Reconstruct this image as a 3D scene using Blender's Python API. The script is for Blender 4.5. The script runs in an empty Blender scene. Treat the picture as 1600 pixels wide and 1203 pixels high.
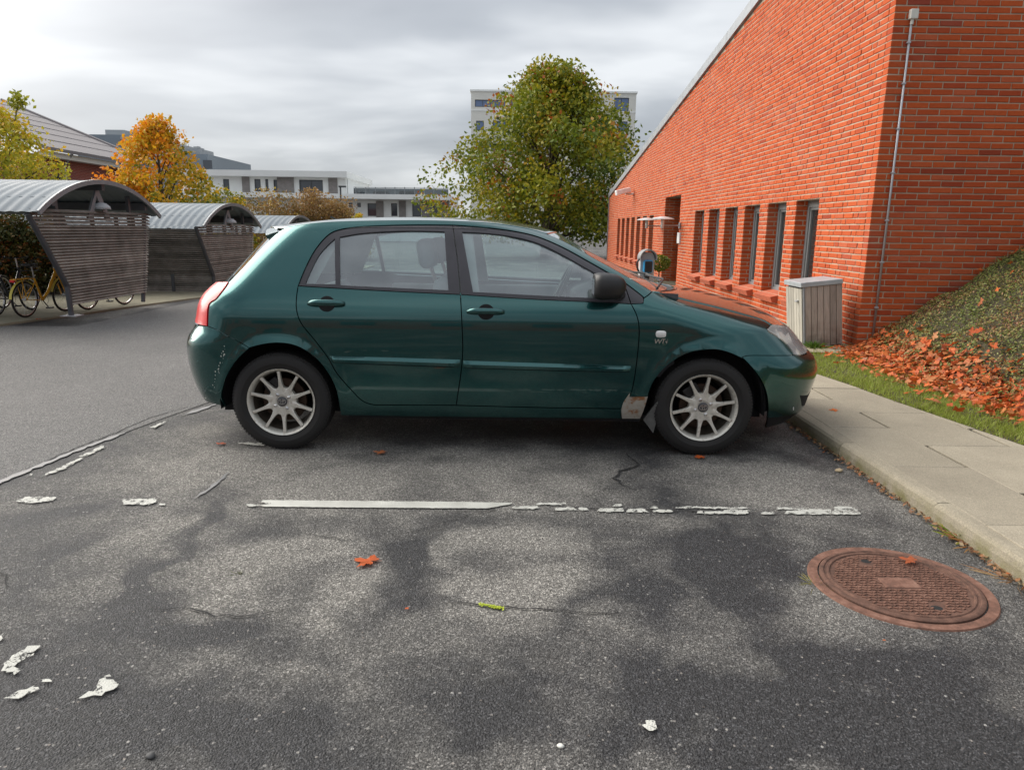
import bpy, bmesh, math, random
import numpy as np
from mathutils import Vector, Matrix, Euler
from mathutils.geometry import delaunay_2d_cdt
rng = np.random.default_rng(7); random.seed(7)
SC = bpy.context.scene; COL = SC.collection
# ---------------------------------------------------------------- camera
F_PX = 1118.; PITCH = math.radians(12.25); ROLL = 0.0135; CX, CY = 800., 601.5; CAM_H = 1.36
cd = bpy.data.cameras.new('camera'); cam = bpy.data.objects.new('camera', cd); COL.objects.link(cam)
cd.sensor_fit = 'HORIZONTAL'; cd.sensor_width = 36; cd.lens = 36 * F_PX / 1600; cd.clip_end = 2000; cd.clip_start = .05
cam.matrix_world = Matrix.Translation((0, 0, CAM_H)) @ Matrix.Rotation(math.pi / 2 - PITCH, 4, 'X') @ Matrix.Rotation(math.atan(ROLL), 4, 'Z')
SC.camera = cam
# ---------------------------------------------------------------- sky and sun
SUN_AZ, SUN_EL = math.radians(-62), math.radians(34)      # azimuth from +Y, negative to the left
SUN = Vector((math.sin(SUN_AZ) * math.cos(SUN_EL), math.cos(SUN_AZ) * math.cos(SUN_EL), math.sin(SUN_EL)))
sd = bpy.data.lights.new('sun', 'SUN'); sd.energy = 3.0; sd.angle = math.radians(62); sd.color = (1, .93, .84)
so = bpy.data.objects.new('sun', sd); COL.objects.link(so); so.location = (0, 0, 30)
so.rotation_euler = SUN.to_track_quat('Z', 'Y').to_euler()
W = bpy.data.worlds.new('World'); SC.world = W; W.use_nodes = True
def world():
    nt = W.node_tree; N = nt.nodes; L = nt.links; N.clear()
    def n(t, **k):
        o = N.new(t)
        for a, b in k.items(): setattr(o, a, b)
        return o
    def mth(op, a, b=None, c=None):
        o = n('ShaderNodeMath', operation=op)
        for i, v in enumerate((a, b, c)):
            if v is None: continue
            if isinstance(v, (int, float)): o.inputs[i].default_value = v
            else: L.new(v, o.inputs[i])
        return o.outputs[0]
    out = n('ShaderNodeOutputWorld')
    tc = n('ShaderNodeTexCoord'); d = tc.outputs['Generated']
    sp = n('ShaderNodeSeparateXYZ'); L.new(d, sp.inputs[0])
    zz = mth('MAXIMUM', sp.outputs[2], 0.0)
    den = mth('ADD', zz, .22)
    cb = n('ShaderNodeCombineXYZ'); L.new(mth('DIVIDE', sp.outputs[0], den), cb.inputs[0]); L.new(mth('DIVIDE', sp.outputs[1], den), cb.inputs[1])
    mp = n('ShaderNodeMapping'); mp.inputs['Location'].default_value = (3.1, 1.35, 0); mp.inputs['Scale'].default_value = (1, 1.5, 1); L.new(cb.outputs[0], mp.inputs[0])
    nz = n('ShaderNodeTexNoise'); nz.inputs['Scale'].default_value = .95; nz.inputs['Detail'].default_value = 4.5; nz.inputs['Roughness'].default_value = .48; nz.inputs['Distortion'].default_value = .25
    L.new(mp.outputs[0], nz.inputs['Vector'])
    cr = n('ShaderNodeValToRGB'); e = cr.color_ramp.elements
    e[0].position = .34; e[0].color = (.175, .19, .215, 1); e[1].position = .68; e[1].color = (.50, .515, .53, 1)
    m = e.new(.5); m.color = (.27, .288, .313, 1); L.new(nz.outputs[0], cr.inputs[0])
    # veil of bright cloud round the hidden sun, and the paler band low over the horizon
    dt = n('ShaderNodeVectorMath', operation='DOT_PRODUCT'); L.new(d, dt.inputs[0]); dt.inputs[1].default_value = SUN
    glow = mth('POWER', mth('MAXIMUM', dt.outputs['Value'], 0.0), 6.5)
    hz = mth('POWER', mth('SUBTRACT', 1.0, mth('MINIMUM', zz, 1.0)), 9.0)
    mx = n('ShaderNodeMix', data_type='RGBA'); L.new(mth('MULTIPLY', hz, .42), mx.inputs[0]); L.new(cr.outputs[0], mx.inputs[6]); mx.inputs[7].default_value = (.50, .515, .53, 1)
    ad = n('ShaderNodeMix', data_type='RGBA'); L.new(mth('MULTIPLY', glow, .9), ad.inputs[0]); L.new(mx.outputs[2], ad.inputs[6]); ad.inputs[7].default_value = (1.35, 1.32, 1.28, 1)
    sk = n('ShaderNodeTexSky'); sk.sky_type = 'NISHITA'; sk.sun_disc = False; sk.sun_elevation = SUN_EL; sk.sun_rotation = SUN_AZ
    b1 = n('ShaderNodeBackground'); L.new(sk.outputs[0], b1.inputs[0]); b1.inputs[1].default_value = .1
    b2 = n('ShaderNodeBackground'); L.new(ad.outputs[2], b2.inputs[0]); L.new(mth('ADD', mth('MULTIPLY', zz, 1.2), .95), b2.inputs[1])
    ms = n('ShaderNodeMixShader'); ms.inputs[0].default_value = .93; L.new(b1.outputs[0], ms.inputs[1]); L.new(b2.outputs[0], ms.inputs[2])
    L.new(ms.outputs[0], out.inputs[0])
world()
SC.view_settings.view_transform = 'Standard'; SC.view_settings.look = 'None'; SC.view_settings.gamma = 1; SC.view_settings.exposure = .6
SC.view_settings.use_curve_mapping = False
# ---------------------------------------------------------------- measuring helpers (photo pixel -> point on a plane of the place)
def ray(x, y):
    r = (x - CX) / F_PX; q = (y - CY) / F_PX; n = math.hypot(1, ROLL)
    r2 = (r + q * ROLL) / n; q2 = (q - r * ROLL) / n
    return np.array((r2, math.cos(PITCH) - q2 * math.sin(PITCH), -math.sin(PITCH) - q2 * math.cos(PITCH)))
def onz(x, y, z=0.):
    d = ray(x, y); t = (z - CAM_H) / d[2]; return (d[0] * t, d[1] * t, z)
def onY(x, y, Y):
    d = ray(x, y); t = Y / d[1]; return (d[0] * t, Y, CAM_H + d[2] * t)
# ---------------------------------------------------------------- object helpers
def tag(o, label=None, cat=None, group=None, kind=None):
    if label: o['label'] = label
    if cat: o['category'] = cat
    if group: o['group'] = group
    if kind: o['kind'] = kind
    return o
def link(name, me, mat=None, parent=None, loc=None, rot=None):
    if mat is not None and not me.materials: me.materials.append(mat)
    o = bpy.data.objects.new(name, me); COL.objects.link(o)
    if parent is not None: o.parent = parent
    if loc is not None: o.location = loc
    if rot is not None: o.rotation_euler = rot
    return o
def empty(name, loc=(0, 0, 0), rz=0):
    o = bpy.data.objects.new(name, None); COL.objects.link(o); o.location = loc; o.rotation_euler = (0, 0, rz); o.empty_display_size = .1; return o
def mesh(name, V, Fs, smooth=False):
    me = bpy.data.meshes.new(name); me.from_pydata([tuple(map(float, v)) for v in V], [], [tuple(map(int, f)) for f in Fs]); me.update()
    if smooth: me.shade_smooth()
    return me
class MB:
    """collects shapes of ONE piece, built as one mesh object"""
    def __init__(s): s.v = []; s.f = []
    def add(s, V, Fs):
        b = len(s.v); s.v += [tuple(v) for v in V]; s.f += [tuple(i + b for i in f) for f in Fs]; return s
    def box(s, x0, x1, y0, y1, z0, z1, M=None):
        V = [(x, y, z) for z in (z0, z1) for y in (y0, y1) for x in (x0, x1)]
        if M is not None: V = [tuple(M @ Vector(v)) for v in V]
        return s.add(V, [(0, 2, 3, 1), (4, 5, 7, 6), (0, 1, 5, 4), (2, 6, 7, 3), (0, 4, 6, 2), (1, 3, 7, 5)])
    def tube(s, pts, r, n=8, r1=None, cap=True):
        P = [Vector(p) for p in pts]; m = len(P); rr = [r + ((r1 if r1 is not None else r) - r) * i / max(1, m - 1) for i in range(m)] if not isinstance(r, (list, tuple)) else r
        V = []; up = Vector((0, 0, 1)); pn = None
        for i in range(m):
            t = (P[min(i + 1, m - 1)] - P[max(i - 1, 0)]).normalized()
            a = pn if pn is not None else (up if abs(t.z) < .95 else Vector((1, 0, 0)))
            u = (a - t * a.dot(t)).normalized(); pn = u; w = t.cross(u)
            for k in range(n):
                an = 2 * math.pi * k / n; V.append(P[i] + (u * math.cos(an) + w * math.sin(an)) * rr[i])
        Fs = [(i * n + k, i * n + (k + 1) % n, (i + 1) * n + (k + 1) % n, (i + 1) * n + k) for i in range(m - 1) for k in range(n)]
        if cap: Fs += [tuple(range(n))[::-1], tuple((m - 1) * n + k for k in range(n))]
        return s.add(V, Fs)
    def lathe(s, prof, n=32, M=None, closed=False):
        """prof: (radius, height) about local z"""
        V = []; m = len(prof)
        for r, z in prof:
            for k in range(n):
                a = 2 * math.pi * k / n; V.append(Vector((r * math.cos(a), r * math.sin(a), z)))
        if M is not None: V = [M @ v for v in V]
        rows = m if closed else m - 1
        return s.add(V, [(i * n + k, i * n + (k + 1) % n, ((i + 1) % m) * n + (k + 1) % n, ((i + 1) % m) * n + k) for i in range(rows) for k in range(n)])
    def prism(s, poly, h0, h1, M=None):
        """polygon in local xy, extruded along z"""
        n = len(poly); V = [Vector((x, y, h)) for h in (h0, h1) for x, y in poly]
        if M is not None: V = [M @ v for v in V]
        return s.add(V, [tuple(range(n))[::-1], tuple(range(n, 2 * n))] + [(i, (i + 1) % n, n + (i + 1) % n, n + i) for i in range(n)])
    def build(s, name, mat, parent=None, smooth=False, loc=None, rot=None, bevel=0, angle=None):
        me = mesh(name, s.v, s.f, smooth)
        if angle:
            me.shade_smooth(); me.set_sharp_from_angle(angle=math.radians(angle))
        o = link(name, me, mat, parent, loc, rot)
        if bevel:
            b = o.modifiers.new('bevel', 'BEVEL'); b.width = bevel; b.segments = 2; b.limit_method = 'ANGLE'
        return o
def kids(o): return [c for c in bpy.data.objects if c.parent == o]
def copy_tree(o, parent=None):
    c = o.copy(); COL.objects.link(c)
    if parent is not None: c.parent = parent
    for ch in kids(o): copy_tree(ch, c)
    return c
def spline(P, per=6, closed=False):
    P = [np.array(p, float) for p in P]; n = len(P); out = []
    if n < 3: return [tuple(p) for p in P]
    for i in range(n if closed else n - 1):
        g = lambda j: P[j % n] if closed else P[min(max(j, 0), n - 1)]
        p0, p1, p2, p3 = g(i - 1), g(i), g(i + 1), g(i + 2)
        for k in range(per):
            t = k / per; out.append(tuple(.5 * ((2 * p1) + (p2 - p0) * t + (2 * p0 - 5 * p1 + 4 * p2 - p3) * t * t + (3 * p1 - p0 - 3 * p2 + p3) * t ** 3)))
    if not closed: out.append(tuple(P[-1]))
    return out
# ---------------------------------------------------------------- material helpers
class NT:
    def __init__(s, name):
        s.m = bpy.data.materials.new(name); s.m.use_nodes = True; s.t = s.m.node_tree; s.N = s.t.nodes; s.L = s.t.links
        s.b = s.N['Principled BSDF']; s.o = s.N['Material Output']
    def n(s, t, **k):
        o = s.N.new(t)
        for a, b in k.items(): setattr(o, a, b)
        return o
    def put(s, sock, v):
        if v is None: return
        if hasattr(v, 'is_output') or isinstance(v, bpy.types.NodeSocket): s.L.new(v, sock)
        elif isinstance(v, (tuple, list)) and len(v) == 3 and sock.type == 'RGBA': sock.default_value = (*v, 1)
        else: sock.default_value = v
    def pos(s, scale=(1, 1, 1), obj=False):
        if obj: v = s.n('ShaderNodeTexCoord').outputs['Object']
        else: v = s.n('ShaderNodeNewGeometry').outputs['Position']
        if scale == (1, 1, 1): return v
        m = s.n('ShaderNodeMapping'); m.inputs['Scale'].default_value = scale; s.L.new(v, m.inputs[0]); return m.outputs[0]
    def noise(s, vec, scale, detail=4, rough=.55, dist=0., out=0):
        o = s.n('ShaderNodeTexNoise'); s.L.new(vec, o.inputs['Vector']); o.inputs['Scale'].default_value = scale; o.inputs['Detail'].default_value = detail
        o.inputs['Roughness'].default_value = rough; o.inputs['Distortion'].default_value = dist; return o.outputs[out]
    def voro(s, vec, scale, out='Distance', feature='F1', rand=1.):
        o = s.n('ShaderNodeTexVoronoi', feature=feature); s.L.new(vec, o.inputs['Vector']); o.inputs['Scale'].default_value = scale; o.inputs['Randomness'].default_value = rand; return o.outputs[out]
    def ramp(s, fac, *st, mode='LINEAR'):
        o = s.n('ShaderNodeValToRGB'); o.color_ramp.interpolation = mode; e = o.color_ramp.elements
        for i, (p, c) in enumerate(st):
            if isinstance(c, (int, float)): c = (c, c, c)
            q = e[i] if i < 2 else e.new(p)
            q.position = p; q.color = (*c, 1)
        s.L.new(fac, o.inputs[0]); return o.outputs[0]
    def mix(s, fac, a, b, mode='MIX'):
        o = s.n('ShaderNodeMix', data_type='RGBA', blend_type=mode); s.put(o.inputs[0], fac); s.put(o.inputs[6], a); s.put(o.inputs[7], b); return o.outputs[2]
    def math(s, op, a, b=None, clamp=False):
        o = s.n('ShaderNodeMath', operation=op, use_clamp=clamp); s.put(o.inputs[0], a); s.put(o.inputs[1], b); return o.outputs[0]
    def bump(s, h, strength=.3, dist=.01, normal=None):
        o = s.n('ShaderNodeBump'); o.inputs['Strength'].default_value = strength; o.inputs['Distance'].default_value = dist; s.L.new(h, o.inputs['Height'])
        if normal is not None: s.L.new(normal, o.inputs['Normal'])
        return o.outputs[0]
    def attr(s, name, out='Fac'):
        o = s.n('ShaderNodeAttribute'); o.attribute_name = name; return o.outputs[out]
    def set(s, **k):
        nm = dict(base='Base Color', rough='Roughness', metal='Metallic', normal='Normal', spec='Specular IOR Level', coat='Coat Weight', coatr='Coat Roughness', trans='Transmission Weight', ior='IOR', emit='Emission Color', emits='Emission Strength', sheen='Sheen Weight', alpha='Alpha')
        for a, v in k.items(): s.put(s.b.inputs[nm[a]], v)
        return s.m
def plain(name, c, rough=.6, metal=0., var=.12, scale=9., bump=0., bscale=60., coat=0., spec=.5):
    m = NT(name); p = m.pos(obj=True); n = m.noise(p, scale, 5)
    col = m.ramp(n, (.25, tuple(x * (1 - var) for x in c)), (.75, tuple(min(1, x * (1 + var)) for x in c)))
    kw = {}
    if bump: kw['normal'] = m.bump(m.noise(p, bscale, 4), bump, .004)
    return m.set(base=col, rough=m.ramp(n, (.2, max(0, rough - .08)), (.8, min(1, rough + .08))), metal=metal, coat=coat, spec=spec, **kw)
# ================================================================ the car
YC = 5.095; WHX = (-1.418, 1.182); WZ = .304
def pchip(pts):
    x = np.array([p[0] for p in pts], float); y = np.array([p[1] for p in pts], float); h = np.diff(x); d = np.diff(y) / h
    m = np.zeros_like(x); m[0] = d[0]; m[-1] = d[-1]
    for i in range(1, len(x) - 1):
        m[i] = 0 if d[i - 1] * d[i] <= 0 else 3 * (h[i - 1] + h[i]) / ((2 * h[i] + h[i - 1]) / d[i - 1] + (h[i] + 2 * h[i - 1]) / d[i])
    def fn(q):
        q = np.clip(np.asarray(q, float), x[0], x[-1]); i = np.clip(np.searchsorted(x, q) - 1, 0, len(x) - 2); t = (q - x[i]) / h[i]
        return y[i] * (1 + 2 * t) * (1 - t) ** 2 + m[i] * h[i] * t * (1 - t) ** 2 + y[i + 1] * t * t * (3 - 2 * t) + m[i + 1] * h[i] * t * t * (t - 1)
    return fn
SEC = pchip([(.10, .735), (.16, .762), (.21, .790), (.27, .810), (.35, .823), (.45, .833), (.58, .843), (.68, .8475), (.77, .8455), (.84, .839), (.90, .827), (.95, .811), (1.0, .791), (1.1, .746), (1.2, .697), (1.3, .641), (1.36, .600), (1.40, .560), (1.43, .51), (1.46, .44)])
XR = pchip([(.10, -1.99), (.2, -2.03), (.3, -2.08), (.4, -2.115), (.5, -2.135), (.6, -2.14), (.68, -2.12), (.73, -2.085), (.78, -2.067), (.88, -2.05), (.95, -2.01), (1.0, -1.955), (1.1, -1.865), (1.2, -1.775), (1.3, -1.68), (1.36, -1.62), (1.40, -1.56), (1.46, -1.45)])
XF = pchip([(.10, 1.88), (.17, 1.96), (.22, 2.01), (.3, 2.03), (.4, 2.06), (.48, 2.075), (.56, 2.05), (.61, 2.0), (.66, 1.955), (.72, 1.91), (.78, 1.85), (.84, 1.70), (.91, 1.45), (.96, 1.24), (1.0, 1.12), (1.1, .92), (1.2, .70), (1.28, .52), (1.35, .33), (1.40, .14), (1.43, -.1), (1.46, -.3)])
LR = pchip([(.1, .5), (.7, .5), (1.0, .42), (1.46, .38)]); NR = pchip([(.1, 3.3), (.65, 3.2), (.9, 2.8), (1.1, 2.4), (1.46, 2.3)])
LF = pchip([(.1, .78), (.6, .8), (.8, .78), (.95, .6), (1.05, .5), (1.46, .45)]); NF = pchip([(.1, 2.9), (.55, 2.8), (.75, 2.4), (1.46, 2.3)])
TAP = pchip([(-2.2, .972), (-1.5, .992), (-.7, 1), (.4, 1), (1.2, .992), (1.7, .972), (2.1, .955)])
ZL = np.linspace(.11, 1.46, 136); AG = np.arange(-3.7, 3.7001, .02); TX = np.zeros((len(ZL), len(AG))); TW = TX.copy(); AMIN = np.zeros(len(ZL)); AMAX = AMIN.copy()
for i, z in enumerate(ZL):
    w0 = float(SEC(z)); ph = np.linspace(0, math.pi / 2, 260)[:-1]; ph = ph - .35 * np.sin(2 * ph) / 2 * 0
    n = float(NR(z)); L = float(LR(z)); xr = float(XR(z)); xa = xr + L * (1 - np.cos(ph) ** (2 / n)); wa = np.sin(ph) ** (2 / n)
    n = float(NF(z)); L2 = float(LF(z)); xf = float(XF(z)); xb = xf - L2 * (1 - np.cos(ph) ** (2 / n)); wb = np.sin(ph) ** (2 / n)
    xm = np.linspace(xr + L, xf - L2, 120); X = np.concatenate([xa, xm, xb[::-1]]); Wd = np.concatenate([wa, np.ones(120), wb[::-1]]) * w0 * TAP(X)
    s = np.concatenate([[0], np.cumsum(np.hypot(np.diff(X), np.diff(Wd)))]); s -= np.interp(-.1, X, s); s -= .1
    TX[i] = np.interp(AG, s, X); TW[i] = np.interp(AG, s, Wd); AMIN[i] = s[0]; AMAX[i] = s[-1]
def bil(T, a, z):
    a = np.asarray(a, float); z = np.asarray(z, float)
    fi = np.clip((z - ZL[0]) / (ZL[1] - ZL[0]), 0, len(ZL) - 1.001); fj = np.clip((a - AG[0]) / .02, 0, len(AG) - 1.001); i = fi.astype(int); j = fj.astype(int); u = fi - i; v = fj - j
    return (T[i, j] * (1 - u) + T[i + 1, j] * u) * (1 - v) + (T[i, j + 1] * (1 - u) + T[i + 1, j + 1] * u) * v
def flare(X, z):
    r = 0
    for c in WHX:
        d = np.hypot(X - c, z - WZ); r = r + .016 * np.exp(-((d - .36) / .045) ** 2) * (d > .2) * np.clip((z - .2) / .15, 0, 1)
    return r
def PT(a, z):
    X = bil(TX, a, z); w = bil(TW, a, z); return X, w + flare(X, z) * np.clip(w / .7, 0, 1) ** 4, z
def a_of(X, z):
    X = np.atleast_1d(np.asarray(X, float)); z = np.broadcast_to(np.atleast_1d(np.asarray(z, float)), X.shape); lo = np.full(X.shape, -3.6); hi = np.full(X.shape, 3.6)
    for _ in range(28):
        m = (lo + hi) / 2; g = bil(TX, m, z) < X; lo = np.where(g, m, lo); hi = np.where(g, hi, m)
    return (lo + hi) / 2
def hit(px, py):
    """where the line of sight through a photo pixel meets the body side: (a, z)"""
    d = ray(px, py); Y = np.linspace(4.1, 5.09, 240); X = d[0] / d[1] * Y; z = np.clip(CAM_H + d[2] / d[1] * Y, .111, 1.459); a = a_of(X, z); x2, w, _ = PT(a, z)
    g = (Y - (YC - w)) - np.abs(X - x2) * 3; k = np.argmax(g >= 0)
    if not (g >= 0).any():
        k = int(np.argmax(g)); return float(a[k]), float(z[k])
    if k == 0: return float(a[0]), float(z[0])
    t = -g[k - 1] / (g[k] - g[k - 1]); Yh = Y[k - 1] + t * (Y[k] - Y[k - 1]); Xh = d[0] / d[1] * Yh; zh = CAM_H + d[2] / d[1] * Yh
    return float(a_of(Xh, zh)[0]), float(zh)
def nrm(a, z):
    e = .012; x1, w1, _ = PT(a + e, z); x0, w0, _ = PT(a - e, z); x3, w3, z3 = PT(a, np.minimum(z + e, 1.459)); x2, w2, z2 = PT(a, np.maximum(z - e, .112))
    A = np.stack([x1 - x0, w1 - w0, np.zeros_like(x1)], -1); B = np.stack([x3 - x2, w3 - w2, z3 - z2], -1)
    n = np.cross(B, A); n /= np.maximum(np.linalg.norm(n, axis=-1, keepdims=True), 1e-9); return n      # components (x, outward, z)
def inpoly(P, poly):
    P = np.asarray(P); x, y = P[:, 0], P[:, 1]; q = np.asarray(poly); c = np.zeros(len(P), bool); j = len(q) - 1
    for i in range(len(q)):
        xi, yi = q[i]; xj, yj = q[j]; k = ((yi > y) != (yj > y)) & (x < (xj - xi) * (y - yi) / (yj - yi + 1e-12) + xi); c ^= k; j = i
    return c
def outline(*segs, per=5):
    """segments of photo pixels -> one (a, z) outline; ('e', end, z) is the car's middle line at the rear (-1) or front (+1)"""
    out = []
    for sg in segs:
        q = []
        for p in sg:
            if p[0] == 'e': q.append((float(np.interp(p[2], ZL, AMIN if p[1] < 0 else AMAX)), p[2]))
            elif p[0] == 'a': q.append((p[1], p[2]))
            elif p[0] == 'x': q.append((float(a_of(p[1], p[2])[0]), p[2]))
            else: q.append(hit(*p))
        out += spline(q, per) if len(q) > 2 else q
    res = []
    for p in out:
        if not res or math.hypot(p[0] - res[-1][0], p[1] - res[-1][1]) > .003: res.append(p)
    if math.hypot(res[0][0] - res[-1][0], res[0][1] - res[-1][1]) < .003: res.pop()
    return res
def area(p): return .5 * sum(p[i - 1][0] * p[i][1] - p[i][0] * p[i - 1][1] for i in range(len(p)))
def shrink(p, d):
    p = np.array(p); s = 1 if area(p) > 0 else -1; t = np.roll(p, -1, 0) - np.roll(p, 1, 0); t /= np.maximum(np.linalg.norm(t, axis=1, keepdims=True), 1e-9)
    n = np.stack([-t[:, 1], t[:, 0]], 1) * s; return [tuple(v) for v in p + n * d]
def resample(p, step=.03):
    o = []
    for i in range(len(p)):
        a, b = np.array(p[i]), np.array(p[(i + 1) % len(p)]); k = max(1, int(np.linalg.norm(b - a) / step + .5))
        o += [tuple(a + (b - a) * j / k) for j in range(k)]
    return o
def panel(name, poly, mat, parent, holes=(), gap=.003, off=0., edge=.016, step=.035, sides=(1, -1), join=False):
    poly = resample(shrink(poly, gap) if gap else list(poly), step); hs = [resample(h, step) for h in holes]
    if area(poly) < 0: poly = poly[::-1]
    V = [Vector(p) for p in poly]; E = [(i, (i + 1) % len(poly)) for i in range(len(poly))]
    for h in hs:
        b = len(V); V += [Vector(p) for p in h]; E += [(b + i, b + (i + 1) % len(h)) for i in range(len(h))]
    q = np.array(poly); gx = np.arange(q[:, 0].min(), q[:, 0].max(), step); gz = np.arange(q[:, 1].min(), q[:, 1].max(), step)
    G = np.array([(x + (step / 2 if k % 2 else 0), z) for k, z in enumerate(gz) for x in gx]).reshape(-1, 2)
    if len(G):
        ok = inpoly(G, poly)
        for h in hs: ok &= ~inpoly(G, h)
        B = np.array([tuple(v) for v in V]); G = G[ok]
        if len(G): G = G[(np.linalg.norm(G[:, None] - B[None], axis=2).min(1) > step * .42)]
        V += [Vector(p) for p in G]
    co, ed, fa, *_ = delaunay_2d_cdt(V, E, [], 0, 1e-6)
    C = np.array([tuple(c) for c in co]); T = np.array([list(f) for f in fa]); cen = C[T].mean(1); keep = inpoly(cen, poly)
    for h in hs: keep &= ~inpoly(cen, h)
    T = T[keep]; X, w, z = PT(C[:, 0], C[:, 1]); N = nrm(C[:, 0], C[:, 1]); P = np.stack([X, w, z], 1) + N * off
    from collections import Counter
    cnt = Counter()
    for t in T:
        for i in range(3): cnt[tuple(sorted((t[i], t[(i + 1) % 3])))] += 1
    bd = [(t[i], t[(i + 1) % 3]) for t in T for i in range(3) if cnt[tuple(sorted((t[i], t[(i + 1) % 3])))] == 1]
    bi = sorted({i for e in bd for i in e}); mp = {v: k for k, v in enumerate(bi)}; nb = len(P)
    P2 = P[bi] - N[bi] * edge; P1 = P[bi]; n0 = len(P)
    Vall = np.concatenate([P, P1, P2]); k1 = n0; k2 = n0 + len(bi); objs = []
    meshes = []
    for sgn in sides:
        V3 = np.stack([Vall[:, 0], YC - sgn * Vall[:, 1], Vall[:, 2]], 1); N3 = np.stack([N[:, 0], -sgn * N[:, 1], N[:, 2]], 1)
        fs = [tuple(t) if True else t for t in T] + ([(k1 + mp[b], k1 + mp[a], k2 + mp[a], k2 + mp[b]) for a, b in bd] if edge else [])
        # orient outward
        g = np.cross(V3[T[:, 1]] - V3[T[:, 0]], V3[T[:, 2]] - V3[T[:, 0]])
        if (g * N3[T[:, 0]]).sum() < 0: fs = [f[::-1] for f in fs]
        meshes.append((V3, fs, N3))
    def mk(V3, fs, N3):
        me = mesh(name, V3, fs, True); nn = np.zeros((len(V3), 3)); nn[:len(N3)] = N3
        vn = np.array([v.vector for v in me.vertex_normals]); nn[len(N3):] = vn[len(N3):]
        me.normals_split_custom_set_from_vertices(nn.tolist()); return me
    if join:
        V3 = np.concatenate([m[0] for m in meshes]); fs = list(meshes[0][1]) + [tuple(i + len(meshes[0][0]) for i in f) for f in meshes[1][1]]
        me = mesh(name, V3, fs, True); vn = np.array([v.vector for v in me.vertex_normals]); k = len(meshes[0][0]); m = len(N)
        vn[:m] = meshes[0][2]; vn[k:k + m] = meshes[1][2]; me.normals_split_custom_set_from_vertices(vn.tolist())
        return [link(name, me, mat, parent)]
    return [link(name, mk(*m), mat, parent) for m in meshes]
def P3(a, z, off=0., sgn=1):
    X, w, zz = PT(np.array([a]), np.array([z])); n = nrm(np.array([a]), np.array([z]))[0]
    return Vector((X[0] + n[0] * off, YC - sgn * (w[0] + n[1] * off), z + n[2] * off))
def top_panel(name, rail_px, centre, mat, parent, n=26, m=30, pw=2.3, bow=2.0, lift=0.0, s0=1.0, under=.014):
    """sheet from the near rail over the middle line to the far rail"""
    R = []
    for p in rail_px:
        a, z = hit(*p); X, w, _ = PT(np.array([a]), np.array([z])); R.append((float(X[0]), float(w[0]), z))
    R = np.array(spline(R, 8)); t = np.concatenate([[0], np.cumsum(np.linalg.norm(np.diff(R, axis=0), axis=1))]); t /= t[-1]
    Cc = np.array(spline([(x, z) for x, z in centre], 8)); tc = np.concatenate([[0], np.cumsum(np.linalg.norm(np.diff(Cc, axis=0), axis=1))]); tc /= tc[-1]
    V = []; u = np.linspace(0, 1, n)
    for q in u:
        r = [np.interp(q, t, R[:, k]) for k in range(3)]; c = [np.interp(q, tc, Cc[:, k]) for k in range(2)]
        for s in np.linspace(-s0, s0, m):
            b = abs(s); V.append((c[0] + (r[0] - c[0]) * b ** bow, YC - s * r[1], c[1] + (r[2] - c[1]) * b ** pw + lift))
    Fs = [(i * m + j, i * m + j + 1, (i + 1) * m + j + 1, (i + 1) * m + j) for i in range(n - 1) for j in range(m - 1)]
    me = mesh(name, V, Fs, True)
    if me.polygons[len(Fs) // 2].normal.z < 0: me = mesh(name, V, [f[::-1] for f in Fs], True)
    o = link(name, me, mat, parent)
    if under:
        s = o.modifiers.new('thickness', 'SOLIDIFY'); s.thickness = under; s.offset = -1
    return o
# ---- materials
def car_paint():
    m = NT('dark_green_paint'); p = m.pos(obj=True)
    dust = m.ramp(m.noise(p, 5, 6, .6), (.35, 0.), (.8, 1.)); spk = m.ramp(m.voro(p, 150), (.06, 1.), (.16, 0.)); spk = m.math('MULTIPLY', spk, m.ramp(m.noise(p, 30, 2), (.5, 0.), (.62, 1.)))
    z = m.n('ShaderNodeSeparateXYZ'); m.L.new(p, z.inputs[0]); low = m.ramp(z.outputs[2], (.2, 1.), (.62, .0))
    fac = m.math('ADD', m.math('MULTIPLY', dust, .05), m.math('MULTIPLY', m.math('MULTIPLY', low, dust), .09), True)
    col = m.mix(fac, (.011, .080, .078), (.11, .15, .14)); col = m.mix(m.math('MULTIPLY', spk, .7), col, (.012, .03, .03))
    flake = m.noise(p, 900, 1)
    return m.set(base=col, metal=.9, rough=m.ramp(dust, (0, .20), (1, .29)), coat=1., coatr=m.math('ADD', m.math('ADD', m.math('MULTIPLY', fac, .5), m.math('MULTIPLY', low, .05)), m.math('MULTIPLY', spk, .12)), normal=m.bump(m.noise(p, 45, 3), .012, .002))
PAINT = car_paint()
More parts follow.
